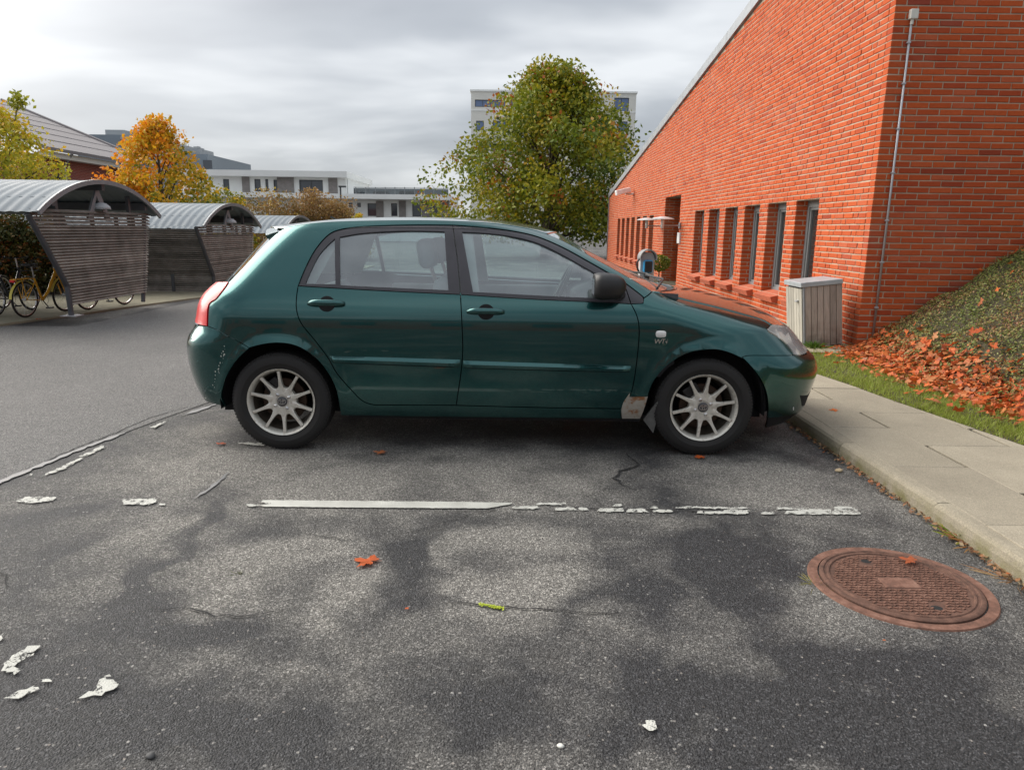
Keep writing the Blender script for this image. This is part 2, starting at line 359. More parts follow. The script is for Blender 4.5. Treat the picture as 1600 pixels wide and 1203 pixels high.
def glass_mat(name, tint, film, refl=.095):
    m = NT(name); m.N.remove(m.b); p = m.pos(obj=True)
    tr = m.n('ShaderNodeBsdfTransparent'); tr.inputs[0].default_value = (*tint, 1); gl = m.n('ShaderNodeBsdfGlossy'); gl.inputs['Roughness'].default_value = .015; gl.inputs[0].default_value = (.95, .98, 1, 1)
    df = m.n('ShaderNodeBsdfDiffuse'); df.inputs[0].default_value = (.62, .68, .70, 1); fr = m.n('ShaderNodeFresnel'); fr.inputs[0].default_value = 1.62
    spk = m.math('MULTIPLY', m.ramp(m.voro(p, 140), (.05, .5), (.13, 0.)), m.ramp(m.noise(p, 22, 2), (.5, 0.), (.6, 1.)))
    ff = m.math('ADD', m.math('MULTIPLY', m.ramp(m.noise(p, 6, 5), (.3, .6), (.75, 1.4)), film), spk, True)
    a = m.n('ShaderNodeMixShader'); m.L.new(ff, a.inputs[0]); m.L.new(tr.outputs[0], a.inputs[1]); m.L.new(df.outputs[0], a.inputs[2])
    b = m.n('ShaderNodeMixShader'); m.L.new(m.math('MINIMUM', m.math('ADD', m.math('MULTIPLY', fr.outputs[0], 1.3), refl), .62), b.inputs[0]); m.L.new(a.outputs[0], b.inputs[1]); m.L.new(gl.outputs[0], b.inputs[2])
    m.L.new(b.outputs[0], m.o.inputs[0]); return m.m
GLASS = glass_mat('car_glass', (.70, .86, .85), .12); WGLASS = glass_mat('window_glass', (.25, .28, .3), .04, .02)
BLACKP = plain('black_plastic', (.012, .0115, .012), .48, bump=.15, bscale=300); TRIM = plain('window_trim_black', (.035, .033, .04), .38, var=.2, bump=.1, bscale=400)
RUBBER = plain('tyre_rubber', (.014, .013, .0125), .78, var=.3, scale=30, bump=.3, bscale=180); DARKIN = plain('dark_liner', (.006, .006, .007), .9)
SEATM = plain('grey_seat_cloth', (.30, .30, .31), .95, bump=.2, bscale=500); TRIMIN = plain('cabin_plastic', (.36, .36, .37), .7); HEADLINE = plain('headlining', (.5, .5, .48), .95)
CHROME = plain('bright_metal', (.6, .6, .6), .2, 1.)
def rim_mat():
    m = NT('alloy_rim'); p = m.pos(obj=True); n = m.noise(p, 14, 6, .65); d = m.ramp(m.noise(p, 40, 5, .7), (.52, 0.), (.7, 1.))
    return m.set(base=m.mix(m.math('MULTIPLY', d, .5), (.62, .60, .54), (.20, .13, .08)), metal=.45, rough=m.ramp(n, (.3, .34), (.7, .5)))
RIM = rim_mat(); RIMD = plain('dirty_rim_barrel', (.09, .075, .06), .6, .4, var=.5, scale=30)
def lens_mat(name, c, rough=.06, metal=0.):
    m = NT(name); p = m.pos(obj=True); n = m.noise(p, 12, 3)
    return m.set(base=m.ramp(n, (.3, tuple(x * .8 for x in c)), (.7, c)), rough=rough, metal=metal, coat=1., coatr=.03)
REDL = lens_mat('red_lens', (.72, .008, .012), .3); REDL.node_tree.nodes['Principled BSDF'].inputs['Coat Weight'].default_value = .25; REDL.node_tree.nodes['Principled BSDF'].inputs['Coat Roughness'].default_value = .15; CLEARL = lens_mat('repeater_lens', (.8, .8, .78), .15)
def rust_mat():
    m = NT('bare_rusty_steel'); p = m.pos(obj=True); n = m.noise(p, 13, 6, .65)
    return m.set(base=m.ramp(n, (.3, (.42, .40, .36)), (.52, (.34, .31, .26)), (.60, (.26, .11, .04)), (.72, (.12, .04, .015))), rough=.55, metal=.3)
RUSTP = rust_mat()
# ---- outlines traced on the body side
O = outline
rear_edge = [(466, 447), (463.2, 466), (463.7, 486), (471.2, 506), (492.8, 532.8), (512.8, 559.4), (526, 582.7), (546, 606), (566, 626), (584, 632.6)]
mid_edge = [(707.8, 352), (714.8, 406.4), (719.3, 456), (721.8, 506), (723, 549.4), (719.8, 586), (714.8, 619), (713, 633.3)]
front_edge = [(986, 475), (994.9, 493), (998.6, 512.9), (997.7, 538.3), (994, 572), (989, 603), (983.6, 620), (971, 638.5)]
frame_rear = [(466, 446.5), (475.8, 422.3), (488, 397.8), (500.3, 380.3), (514.3, 366.3), (530, 359.3), (558, 354.9), (600, 352.6), (652.5, 351.6), (707.8, 352)]
frame_front = [(707.8, 352), (750, 355), (800, 361), (840, 370), (880, 387), (920, 409), (950, 426), (974, 440)]
sail_edge = [(974, 440), (980, 456), (986, 475)]
belt_r = [(719.3, 460.3), (600, 454.6), (466, 447)]; belt_f = [(986, 475), (950, 473), (820, 467), (719.3, 460.3)]
rail = [(1019, 455.5), (989, 437.5), (956, 419), (922.6, 400.5), (889.4, 381.5), (856, 366.5), (822.9, 357.5), (773, 349.8), (706.5, 346), (640, 345), (546, 346.3), (490, 349), (446, 356)]
hatch_edge = [(446, 356), (430, 367), (395, 402), (358, 441)]
lamp_in = [(358, 441), (348.8, 454.4), (338.2, 467.7), (328.9, 474), (325.6, 484), (324.4, 510)]
arch_rr = [(532, 648), (531, 639), (526, 612.6), (516, 589), (499.5, 566), (479.5, 549.4), (459.6, 539.5), (436.3, 536), (413, 537.8), (389, 543.6)]
bump_seam_r = [(389, 543.6), (365, 530), (351.5, 523.6), (338, 515), (324.4, 510)]
car = empty('parked_car', (0, 0, 0)); tag(car, 'dark green five-door hatchback parked nose to the kerb, rusty patch behind front wheel', 'car')
side = O(rail, hatch_edge, lamp_in, bump_seam_r[::-1], arch_rr[::-1], [(532, 649), (640, 650.8), (939, 654), (972, 654)], [(972, 654), (971, 638.5)], [(971, 638.5), (839.5, 636.6), (713, 633.3), (584, 632.6)], rear_edge[::-1], frame_rear, frame_front, [(974, 440), (990, 452), (1004, 463), (1006, 466)], [(1006, 466), (1019, 455.5)])
panel('body_side', side, PAINT, car, step=.04)
for o in panel('rear_door', O(rear_edge, [(584, 632.6), (713, 633.3)], mid_edge[2:][::-1], belt_r), PAINT, car): rear_door = o if o.matrix_world is None else o
fd = panel('front_door', O(mid_edge[2:], [(713, 633.3), (839.5, 636.6), (971, 638.5)], front_edge[::-1], belt_f), PAINT, car)
arch_f = [(1012, 620), (1019, 600.5), (1033, 580.7), (1052.9, 563.7), (1078.3, 551), (1112, 546.2), (1134.8, 549.6), (1158, 559.2)]
lamp_low = [(1241, 555), (1235.5, 546.3), (1225, 534), (1211, 524.5), (1200.6, 518.4), (1198, 514)]
fender_top = [(1019, 455.5), (1038.7, 460.8), (1075.5, 470.5), (1117.9, 480.6), (1160.3, 491.9), (1188.6, 499.7), (1204, 508)]
panel('front_wing', O(fender_top, [(1204, 508), (1198, 514)], lamp_low[::-1], [(1241, 555.3), (1200, 555.8), (1169.2, 556), (1158, 559.2)], arch_f[::-1], [(1012, 620), (983.6, 620.3)], front_edge[:7][::-1], [(986, 475), (1005, 474)], [(1005, 474), (1006, 466)], [(1006, 466), (1019, 455.5)]), PAINT, car)
# bumpers wrap round to the middle line
panel('front_bumper', O([(1158, 559.2), (1169.2, 556), (1200, 555.8), (1241, 555.3)], [(1241, 555.3), (1256, 554.6), ('x', 1.935, .605), ('e', 1, .61)], [('e', 1, .61), ('e', 1, .225)], [('e', 1, .225), ('x', 1.93, .222), (1236, 648.7), (1200, 652.8)], [(1200, 652.8), (1200.4, 628.8), (1195.6, 606), (1183, 583.5), (1163, 561), (1158, 559.2)]), PAINT, car, join=True, gap=.001)
panel('front_spoiler', O([(1200, 652.8), (1236, 648.7), ('x', 1.93, .222), ('e', 1, .225)], [('e', 1, .225), ('e', 1, .14)], [('e', 1, .14), ('x', 1.9, .14), (1238, 666), (1197, 669)], [(1197, 669), (1200, 652.8)]), BLACKP, car, join=True, gap=.001, off=-.004)
panel('rear_bumper', O([('e', -1, .755), ('x', -2.0, .752), (324.4, 510)], [(324.4, 510), (338, 515), (351.5, 523.6), (365, 530), (389, 543.6)], [(389, 543.6), (369.8, 562.7), (354.8, 586), (348, 606), (346, 622), (352, 635)], [(352, 635), (333, 630.5), ('x', -1.99, .27), ('e', -1, .27)], [('e', -1, .27), ('e', -1, .755)]), PAINT, car, join=True, gap=.001)
tl = panel('tail_lamp', O(lamp_in[::-1], [(358, 441), (340, 441.5), ('x', -1.965, .985), ('x', -2.02, .93)], [('x', -2.02, .93), ('x', -2.045, .86), ('x', -2.055, .765)], [('x', -2.055, .765), (324.4, 510)]), REDL, car, off=.006)
hl = panel('headlamp', O(lamp_low[::-1], [(1241, 555), (1256, 554.4), ('x', 1.94, .612)], [('x', 1.94, .612), ('x', 1.92, .67), ('x', 1.80, .76)], [('x', 1.80, .76), (1233.8, 511), (1214.6, 508), (1204, 508), (1198, 514)]), NT('headlamp_lens').m, car, off=.004, step=.02)
panel('grille', O([('x', 1.94, .612), ('e', 1, .612)], [('e', 1, .612), ('e', 1, .745)], [('e', 1, .745), ('x', 1.87, .74)], [('x', 1.87, .74), ('x', 1.92, .67), ('x', 1.94, .612)]), BLACKP, car, join=True)
panel('tailgate', O([('x', -2.055, .76), ('e', -1, .76)], [('e', -1, .76), ('e', -1, .985)], [('e', -1, .985), ('x', -1.95, .985)], [('x', -1.95, .985), ('x', -2.02, .93), ('x', -2.045, .86), ('x', -2.055, .765)]), PAINT, car, join=True)
# window frames and panes
q_glass = O([(476.6, 443.3), (486.3, 420.5), (498.5, 397.8), (512.5, 382), (523, 372.2)], [(523, 372.2), (524, 444.2)], [(524, 444.2), (476.6, 443.3)])
r_glass = O([(530.5, 369.8), (565, 364.2), (608.8, 361), (652.5, 360.3), (694.5, 361.4)], [(694.5, 361.4), (700.6, 453.4)], [(700.6, 453.4), (610, 449.4), (531, 445.6)])
f_glass = O([(722, 362), (760, 364), (800, 369), (840, 379), (880, 398), (910, 415), (936, 429.5)], [(936, 429.5), (946, 466.6)], [(946, 466.6), (840, 461.5), (739, 456)])
panel('rear_window_frame', O(frame_rear, mid_edge[:3], belt_r), TRIM, car, holes=(q_glass, r_glass), off=-.003, step=.025)
panel('front_window_frame', O(mid_edge[:3][::-1], frame_front, sail_edge, belt_f), TRIM, car, holes=(f_glass,), off=-.003, step=.025)
panel('sail_trim', O([(974, 440), (990, 452), (1004, 463), (1006, 468)], [(1006, 468), (1004, 474), (986, 475)], sail_edge[::-1]), TRIM, car, off=-.002, step=.02)
for nm, g in (('quarter_pane', q_glass), ('rear_door_pane', r_glass), ('front_door_pane', f_glass)): panel(nm, g, GLASS, car, gap=-.006, off=-.012, edge=0, step=.05)
# top sheets
roofc = [(.30, 1.346), (.14, 1.388), (-.10, 1.420), (-.5, 1.433), (-.95, 1.428), (-1.3, 1.405), (-1.66, 1.358)]
top_panel('roof', rail[5:], roofc, PAINT, car, n=40)
top_panel('windscreen', rail[:6], [(1.06, .985), (.74, 1.118), (.49, 1.236), (.30, 1.346)], GLASS, car, under=0)
top_panel('bonnet', [(1019, 455.5)] + fender_top[1:] + [(1215, 508)], [(1.11, .985), (1.3, .958), (1.55, .90), (1.75, .83), (1.90, .745)], PAINT, car, pw=2.6, lift=.001)
top_panel('rear_screen', [(438, 361), (430, 367), (395, 402), (360, 439)], [(-1.62, 1.345), (-1.72, 1.24), (-1.83, 1.12), (-1.955, .99)], GLASS, car, under=0)
sp = MB(); k = 15; a, z = hit(446, 356); wr = float(PT(np.array([a]), np.array([z]))[1][0])
for s in np.linspace(-1, 1, k):
    b = abs(s); x0 = -1.565 + .10 * b ** 2; zz = 1.362 - .05 * b ** 2.3
    sp.v += [(x0, YC - s * (wr + .01), zz + .016), (x0 - .085, YC - s * (wr + .004) * .95, zz - .008), (x0 - .08, YC - s * (wr + .004) * .95, zz - .028), (x0 + .05, YC - s * (wr + .004), zz - .05)]
sp.f = [(i * 4 + j, i * 4 + (j + 1) % 4, (i + 1) * 4 + (j + 1) % 4, (i + 1) * 4 + j) for i in range(k - 1) for j in range(4)] + [(0, 3, 2, 1), tuple((k - 1) * 4 + j for j in range(4))]
sp.build('tailgate_spoiler', PAINT, car, angle=40)
MB().tube([(-1.24, YC + .1, 1.40), (-1.30, YC + .1, 1.432)], .006, 6).build('aerial', BLACKP, car)
cw = MB(); V = []
for i, s in enumerate(np.linspace(-1, 1, 21)):
    b = abs(s); V += [(1.12 - .27 * b ** 2, YC - s * .66, .982 + .006 * b), (1.0 - .25 * b ** 2, YC - s * .65, .965)]
cw.add(V, [(2 * i, 2 * i + 1, 2 * i + 3, 2 * i + 2) for i in range(20)]).build('cowl', BLACKP, car)
for y0, y1 in ((YC - .55, YC - .02), (YC + .08, YC + .6)):
    MB().tube([(1.06 - .27 * ((y0 - YC) / .735) ** 2, y0, 1.012), (1.0, (y0 + y1) / 2, 1.05), (.93 - .2 * ((y1 - YC) / .735) ** 2, y1, 1.062)], .007, 6).build('wiper', BLACKP, car)
# inner lining below the windows, wheel houses, floor
def arch_holes(lst): pass
low = O([(389, 540), (466, 449), (600, 457), (720, 463), (986, 478), (1019, 462), (1118, 486), (1200, 515), (1240, 560)], [(1240, 560), ('x', 1.9, .3)], [('x', 1.9, .3), ('x', 1.57, .25)], [('x', 1.57, .25), ('x', 1.545, .42), ('x', 1.44, .60), ('x', 1.18, .69), ('x', .92, .60), ('x', .815, .42), ('x', .80, .24)], [('x', .80, .24), ('x', -1.03, .24)], [('x', -1.03, .24), ('x', -1.05, .42), ('x', -1.16, .60), ('x', -1.42, .69), ('x', -1.68, .60), ('x', -1.79, .42), ('x', -1.80, .26)], [('x', -1.80, .26), ('x', -2.0, .3)], [('x', -2.0, .3), ('x', -2.02, .72)])
panel('inner_panel', low, DARKIN, car, gap=0, off=-.03, edge=0, step=.06)
fl = MB(); fl.box(-1.85, 1.6, YC - .62, YC + .62, .2, .26); fl.box(-1.02, .80, YC - .77, YC + .77, .20, .28); fl.build('floor_pan', DARKIN, car)
for c in WHX:
    for sg in (1, -1):
        w = MB(); pr = []; R = .385; n = 22
        for i in range(n + 1):
            an = math.radians(-8 + 196 * i / n); pr.append((c + R * math.cos(an), WZ + R * math.sin(an)))
        y0 = YC - sg * .80; y1 = YC - sg * .42
        V = [(x, y, z) for y in (y0, y1) for x, z in pr]; w.add(V, [(i, i + 1, n + 2 + i, n + 1 + i) for i in range(n)] + [tuple(range(n + 1, 2 * n + 2))])
        w.build('wheel_house', DARKIN, car)
# engine bay / boot blocks keep daylight out
MB().box(.86, 1.8, YC - .6, YC + .6, .26, .66).build('engine_bay', DARKIN, car); MB().box(-1.9, -1.02, YC - .55, YC + .55, .26, .8).build('boot_floor', DARKIN, car)
# cabin
def cushion(name, x0, x1, y0, y1, z0, z1, lean=0., mat=None, r=.05):
    b = MB(); M = Matrix.Translation((x0, 0, z0)) @ Matrix.Rotation(lean, 4, 'Y') @ Matrix.Translation((-x0, 0, -z0)); b.box(x0, x1, y0, y1, z0, z1, M)
    o = b.build(name, mat or SEATM, car, bevel=r); o.modifiers['bevel'].segments = 3; o.data.shade_smooth(); return o
for ys in (YC - .37, YC + .37):
    cushion('front_seat', -.32, .22, ys - .24, ys + .24, .38, .56); cushion('seat_back', -.36, -.24, ys - .235, ys + .235, .48, 1.06, -.28)
    cushion('headrest', -.60, -.49, ys - .13, ys + .13, 1.10, 1.29, -.15, r=.045)
    for dy in (-.05, .05): MB().tube([(-.5, ys + dy, .99), (-.55, ys + dy, 1.15)], .007, 6).build('headrest_post', CHROME, car)
cushion('rear_bench', -1.15, -.65, YC - .6, YC + .6, .36, .56); cushion('rear_back', -1.28, -1.14, YC - .6, YC + .6, .5, .96, -.32)
ds = MB(); V = []
for s in (-1, 1): V += [(.98, YC + s * .70, .96), (.62, YC + s * .70, .975), (.45, YC + s * .70, .90), (.5, YC + s * .70, .5), (.98, YC + s * .70, .5)]
ds.add(V, [(0, 1, 2, 3, 4), (9, 8, 7, 6, 5)] + [(i, (i + 1) % 5, 5 + (i + 1) % 5, 5 + i) for i in range(5)]).build('dashboard', plain('dash_plastic', (.07, .07, .075), .7), car, bevel=.03)
M = Matrix.Translation((.36, YC + .36, .93)) @ Matrix.Rotation(math.radians(-66), 4, 'Y')
st = MB(); st.lathe([(.185 + .014 * math.cos(t), .014 * math.sin(t)) for t in np.linspace(0, 2 * math.pi, 9)[:-1]], 36, M, True); st.box(-.18, .18, -.03, .03, -.02, .01, M); st.lathe([(0, .02), (.06, .02), (.07, -.02)], 16, M); st.build('steering_wheel', BLACKP, car, angle=50)
for sg in (1, -1): MB().box(-.98, .72, YC - sg * .745 - .02, YC - sg * .745 + .02, .4, .925).build('door_card', TRIMIN, car, bevel=.015)
# B pillar and roof lining inside
for sg in (1, -1):
    b = MB(); b.add([(-.37, YC - sg * .75, .95), (-.20, YC - sg * .75, .95), (-.26, YC - sg * .575, 1.36), (-.40, YC - sg * .575, 1.36), (-.37, YC - sg * .72, .95), (-.20, YC - sg * .72, .95), (-.26, YC - sg * .545, 1.36), (-.40, YC - sg * .545, 1.36)], [(0, 1, 2, 3), (7, 6, 5, 4), (0, 4, 5, 1), (1, 5, 6, 2), (2, 6, 7, 3), (3, 7, 4, 0)]); b.build('b_pillar', HEADLINE, car)
top_panel('headlining', [(760, 358), (706.5, 356), (640, 355), (546, 356), (490, 362)], [(.1, 1.37), (-.3, 1.39), (-.6, 1.395), (-.95, 1.39), (-1.35, 1.36)], HEADLINE, car, under=.0, n=12, m=12)
MB().box(.18, .21, YC - .12, YC + .12, 1.27, 1.33).build('inside_mirror', BLACKP, car, bevel=.01)
for sg in (1, -1):     # inner skin of the rear pillars
    MB().add([(-1.22, YC - sg * .70, 1.0), (-1.75, YC - sg * .60, 1.0), (-1.50, YC - sg * .50, 1.30), (-1.05, YC - sg * .56, 1.34)], [(0, 1, 2, 3)]).build('pillar_lining', HEADLINE, car)
# headlamp: reflector behind clear polycarbonate
m = bpy.data.materials['headlamp_lens']; t = NT('headlamp_tmp'); bpy.data.materials.remove(t.m)
nt = m.node_tree; N = nt.nodes; L = nt.links; bs = N['Principled BSDF']; tc = N.new('ShaderNodeTexCoord'); nz = N.new('ShaderNodeTexNoise'); nz.inputs['Scale'].default_value = 9; L.new(tc.outputs['Object'], nz.inputs['Vector'])
cr = N.new('ShaderNodeValToRGB'); cr.color_ramp.elements[0].position = .35; cr.color_ramp.elements[0].color = (.80, .78, .74, 1); cr.color_ramp.elements[1].position = .65; cr.color_ramp.elements[1].color = (.92, .91, .89, 1); L.new(nz.outputs[0], cr.inputs[0])
tr = N.new('ShaderNodeBsdfTransparent'); mx = N.new('ShaderNodeMixShader'); mx.inputs[0].default_value = .42; L.new(cr.outputs[0], bs.inputs['Base Color']); bs.inputs['Roughness'].default_value = .08; bs.inputs['Coat Weight'].default_value = 1
L.new(tr.outputs[0], mx.inputs[1]); L.new(bs.outputs[0], mx.inputs[2]); L.new(mx.outputs[0], N['Material Output'].inputs[0])
REFL = plain('lamp_reflector', (.9, .9, .88), .25, .35); AMB = plain('lamp_bezel', (.80, .70, .56), .4, .0)
for sg, h in ((1, hl[0]), (-1, hl[1])):
    def bowl(px, py, r, name, mt, deep=.05):
        a, z = hit(px, py); c = P3(a, z, -.035, sg); n = nrm(np.array([a]), np.array([z]))[0]; d = Vector((n[0] + .6, -sg * n[1], n[2])).normalized(); M = Matrix.Translation(c) @ d.to_track_quat('Z', 'Y').to_matrix().to_4x4()
        MB().lathe([(0, -deep), (r * .6, -deep * .8), (r, 0), (r * 1.06, .004)], 24, M).build(name, mt, h, True)
    bowl(1243, 528, .055, 'reflector', REFL); bowl(1222, 518, .04, 'reflector', REFL, .03); bowl(1250, 545, .03, 'reflector', REFL, .03)
    lo = [shrink(O(lamp_low[::-1], [(1241, 555), (1256, 554.4), ('x', 1.94, .612)], [('x', 1.94, .612), ('x', 1.92, .67), ('x', 1.80, .76)], [('x', 1.80, .76), (1233.8, 511), (1214.6, 508), (1204, 508), (1198, 514)]), .003)][0]
    panel('lamp_housing', lo, AMB, h, gap=0, off=-.05, edge=0, step=.04, sides=(sg,))
for sg, h in ((1, tl[0]), (-1, tl[1])):
    panel('reversing_lens', O([('x', -2.035, .90), ('x', -2.05, .90), ('x', -2.058, .84), ('x', -2.04, .84)]), CLEARL, h, gap=0, off=.0085, edge=.004, step=.03, sides=(sg,))
# ---- fittings on the doors
doors = {1: (bpy.data.objects['rear_door'], bpy.data.objects['front_door']), -1: (bpy.data.objects['rear_door.001'], bpy.data.objects['front_door.001'])}
def strip(name, top, bot, mat, parent, sg, h=.024):
    A = O(top); B = O(bot); n = 30
    rs = lambda q: [(np.interp(t, np.linspace(0, 1, len(q)), [p[0] for p in q]), np.interp(t, np.linspace(0, 1, len(q)), [p[1] for p in q])) for t in np.linspace(0, 1, n)]
    A, B = rs(A), rs(B); V = []
    for i, (p, q) in enumerate(zip(A, B)):
        e = min(1, min(i, n - 1 - i) / 1.5 + .15); hh = h * e
        for t, o in ((0, -.002), (.03, hh * .25), (.42, hh), (.8, hh), (1, hh * .5), (1, -.002)): V.append(P3(p[0] + (q[0] - p[0]) * t, p[1] + (q[1] - p[1]) * t, o, sg))
    Fs = [(i * 6 + k, i * 6 + k + 1, (i + 1) * 6 + k + 1, (i + 1) * 6 + k) for i in range(n - 1) for k in range(5)] + [tuple(range(6)), tuple((n - 1) * 6 + k for k in range(6))]
    if sg < 0: Fs = [f[::-1] for f in Fs]
    return MB().add(V, [f[::-1] for f in Fs]).build(name, mat, parent, angle=35)
HANDLEP = PAINT
for sg in (1, -1):
    rd, fdr = doors[sg]
    strip('side_moulding', [(514.4, 556), (600, 557.8), (719, 561.5)], [(520, 566.5), (600, 569.8), (718, 574)], PAINT, rd, sg)
    strip('side_moulding', [(724, 562.8), (850, 567), (985.8, 571.6)], [(724, 575), (850, 578.6), (984, 581.4)], PAINT, fdr, sg)
    for dr, x0, x1, yc in ((rd, 479.5, 537.7, 475), (fdr, 728, 787, 487.6)):
        ac, zc = hit((x0 + x1) / 2 + 2, yc); aw = (hit(x1, yc)[0] - hit(x0, yc)[0]) / 2
        cup = MB(); V = [P3(ac + .05 * math.cos(t), zc + .046 * math.sin(t), .0015, sg) for t in np.linspace(0, 2 * math.pi, 25)[:-1]]; V2 = [P3(ac + .046 * math.cos(t), zc + .042 * math.sin(t), .0022, sg) for t in np.linspace(0, 2 * math.pi, 25)[:-1]]
        cup.add(V + V2, [(i, (i + 1) % 24, 24 + (i + 1) % 24, 24 + i) for i in range(24)] + [tuple(range(24, 48))]); 
        if sg > 0: cup.f = [f[::-1] for f in cup.f]
        cup.build('handle_cup', DARKIN, dr)
        hb = MB(); V = []; n = 14
        for i in range(n + 1):
            u = -1 + 2 * i / n; off = .034 * (1 - abs(u) ** 4) + .004; hh = .0165 * (1 - .35 * abs(u) ** 6)
            for k in range(8):
                an = 2 * math.pi * k / 8; V.append(P3(ac - .002 + u * aw, zc + .001 + hh * math.cos(an), off + .011 * math.sin(an), sg))
        hb.add(V, [(i * 8 + k, i * 8 + (k + 1) % 8, (i + 1) * 8 + (k + 1) % 8, (i + 1) * 8 + k) for i in range(n) for k in range(8)] + [tuple(range(8)), tuple(n * 8 + k for k in range(8))])
        hb.build('door_handle', PAINT, dr, angle=60)
# rusty sill end and mud flap
for sg in (1, -1):
    panel('sill_patch', O([(972, 654), (971, 638.5), (977, 630), (983.6, 620.3)], [(983.6, 620.3), (1012, 619.8)], [(1012, 619.8), (1006, 640), (1000, 654)], [(1000, 654), (972, 654)]), RUSTP, car, off=.001, step=.02, sides=(sg,), gap=.0005)
    panel('rusted_corner', O([(971, 637.8), (975, 627), (984, 614)], [(984, 614), (983.4, 620), (977, 630), (971, 638)]), RUSTP, doors[sg][1], off=.0006, edge=0, step=.01, sides=(sg,), gap=0)
    a0, z0 = hit(987, 654); a1, z1 = hit(1011, 622); V = []
    pts = [(.82, .215), (.895, .345), (.905, .24), (.885, .13)]
    wv = lambda x, z: float(PT(a_of(x, z), np.array([z]))[1][0])
    top = [(x, YC - sg * (wv(x, max(z, .2)) - .004 + (.012 if x > .88 else 0)), z) for x, z in pts]; bk = [(x, y + sg * .02, z) for x, y, z in top]
    MB().add(top + bk, [(0, 1, 2, 3), (7, 6, 5, 4)] + [(i, 4 + i, 4 + (i + 1) % 4, (i + 1) % 4) for i in range(4)]).build('mud_flap', plain('grey_mud_flap', (.10, .10, .095), .6, var=.4, scale=20), car)
    # indicator repeater and badge lettering on the wing
    ac, zc = hit(1032.5, 522); V = []
    n = 20
    for o, k in ((-.002, 1.), (.006, 1.), (.010, .78)):
        for t in np.linspace(0, 2 * math.pi, n + 1)[:-1]:
            cx, sy = math.cos(t), math.sin(t); V.append(P3(ac + .031 * k * math.copysign(abs(cx) ** .6, cx), zc + .0205 * k * math.copysign(abs(sy) ** .6, sy), o, sg))
    Fs = [(r * n + i, r * n + (i + 1) % n, (r + 1) * n + (i + 1) % n, (r + 1) * n + i) for r in range(2) for i in range(n)] + [tuple(range(2 * n, 3 * n))]
    MB().add(V, Fs if sg < 0 else [f[::-1] for f in Fs]).build('side_repeater', CLEARL, car, angle=40)
    ab, zb = hit(1022, 536.5); badge = MB(); xx = 0.
    LET = {'V': [[(0, 1), (.38, 0), (.76, 1)]], 'T': [[(0, 1), (.8, 1)], [(.42, 1), (.36, 0)]], '-': [[(0, .45), (.3, .45)]], 'i': [[(.02, .62), (0, 0)], [(.05, 1), (.04, .86)]]}
    for ch in 'VVT-i':
        for st_ in LET[ch]:
            for p, q in zip(st_[:-1], st_[1:]):
                h = .026; d = np.array(q) - np.array(p); nn = np.array([-d[1], d[0]]) / np.hypot(*d) * .085
                cs = [np.array(p) + nn, np.array(q) + nn, np.array(q) - nn, np.array(p) - nn]
                f2 = [((xx + c[0]) * h + .18 * c[1] * h, c[1] * h) for c in cs]
                V = [P3(ab + sg * (u if sg > 0 else u - .085), zb + v, o, sg) for o in (.0, .0035) for u, v in f2]
                badge.add(V, [(3, 2, 1, 0), (4, 5, 6, 7)] + [(i, (i + 1) % 4, 4 + (i + 1) % 4, 4 + i) for i in range(4)])
        xx += {'V': .80, 'T': .86, '-': .36, 'i': .3}[ch]
    badge.build('badge_lettering', CHROME, car)
    # door mirror
    c = Vector(onY(951, 448, 4.13)); mm = MB(); V = []; sec = [(-.085, .72, .75), (-.080, .88, .9), (-.05, 1., 1.), (.0, 1., .98), (.05, .9, .86), (.085, .6, .6), (.1, .3, .3)]
    n = 20
    for dx, ky, kz in sec:
        for t in np.linspace(0, 2 * math.pi, n + 1)[:-1]:
            ct, s2 = math.cos(t), math.sin(t); V.append((c.x + dx, (c.y - YC) * sg + YC + (.105 * ky * math.copysign(abs(ct) ** .65, ct)) * 1.0 + sg * .02, c.z + .078 * kz * math.copysign(abs(s2) ** .65, s2)))
    Fs = [(r * n + i, r * n + (i + 1) % n, (r + 1) * n + (i + 1) % n, (r + 1) * n + i) for r in range(len(sec) - 1) for i in range(n)] + [tuple(range(n))[::-1], tuple((len(sec) - 1) * n + k for k in range(n))]
    mir = MB().add(V, Fs).build('door_mirror', BLACKP, car, angle=60)
    MB().tube([(c.x + .05, c.y * 1 if sg > 0 else 2 * YC - c.y, c.z - .05), (c.x + .1, YC - sg * .79, c.z - .06)], .028, 10).build('mirror_arm', BLACKP, mir)
    MB().add([(c.x - .087, (c.y - YC) * sg + YC + sg * .02 + q * .07, c.z + r * .055) for q, r in ((-1, -.8), (1, -.8), (1, .8), (-1, .8))], [(0, 1, 2, 3)]).build('mirror_glass', CHROME, mir)
# bumper recess for the fog lamp
panel('fog_recess', O([(1250, 618), (1262, 617), (1277, 616.5)], [(1277, 616.5), (1271, 628), (1262, 634), (1253, 634.5)]), DARKIN, car, gap=0, off=.0015, edge=.003, step=.02)
# scuffs of bare plastic on the rear bumper
sc = MB()
for i in range(26):
    t = random.random(); x = 353 - 22 * t + random.gauss(0, 2); y = 543 + 62 * t + random.gauss(0, 3); a, z = hit(x, y); s = random.uniform(.001, .0035)
    V = [P3(a + s * math.cos(k) * 1.1, z + 1.9 * s * math.sin(k), .0008) for k in (0, 1.2, 2.4, 3.6, 5)]; sc.add(V, [(4, 3, 2, 1, 0)])
tag(sc.build('scuff_marks', plain('scuffed_primer', (.45, .46, .42), .8), car), kind='stuff')
MB().add([P3(*hit(x, y), .0008) for x, y in ((1239, 636), (1240.3, 636), (1240.3, 640.5), (1239.2, 640.5))], [(3, 2, 1, 0)]).build('chip', plain('chip_white', (.8, .8, .8)), car)
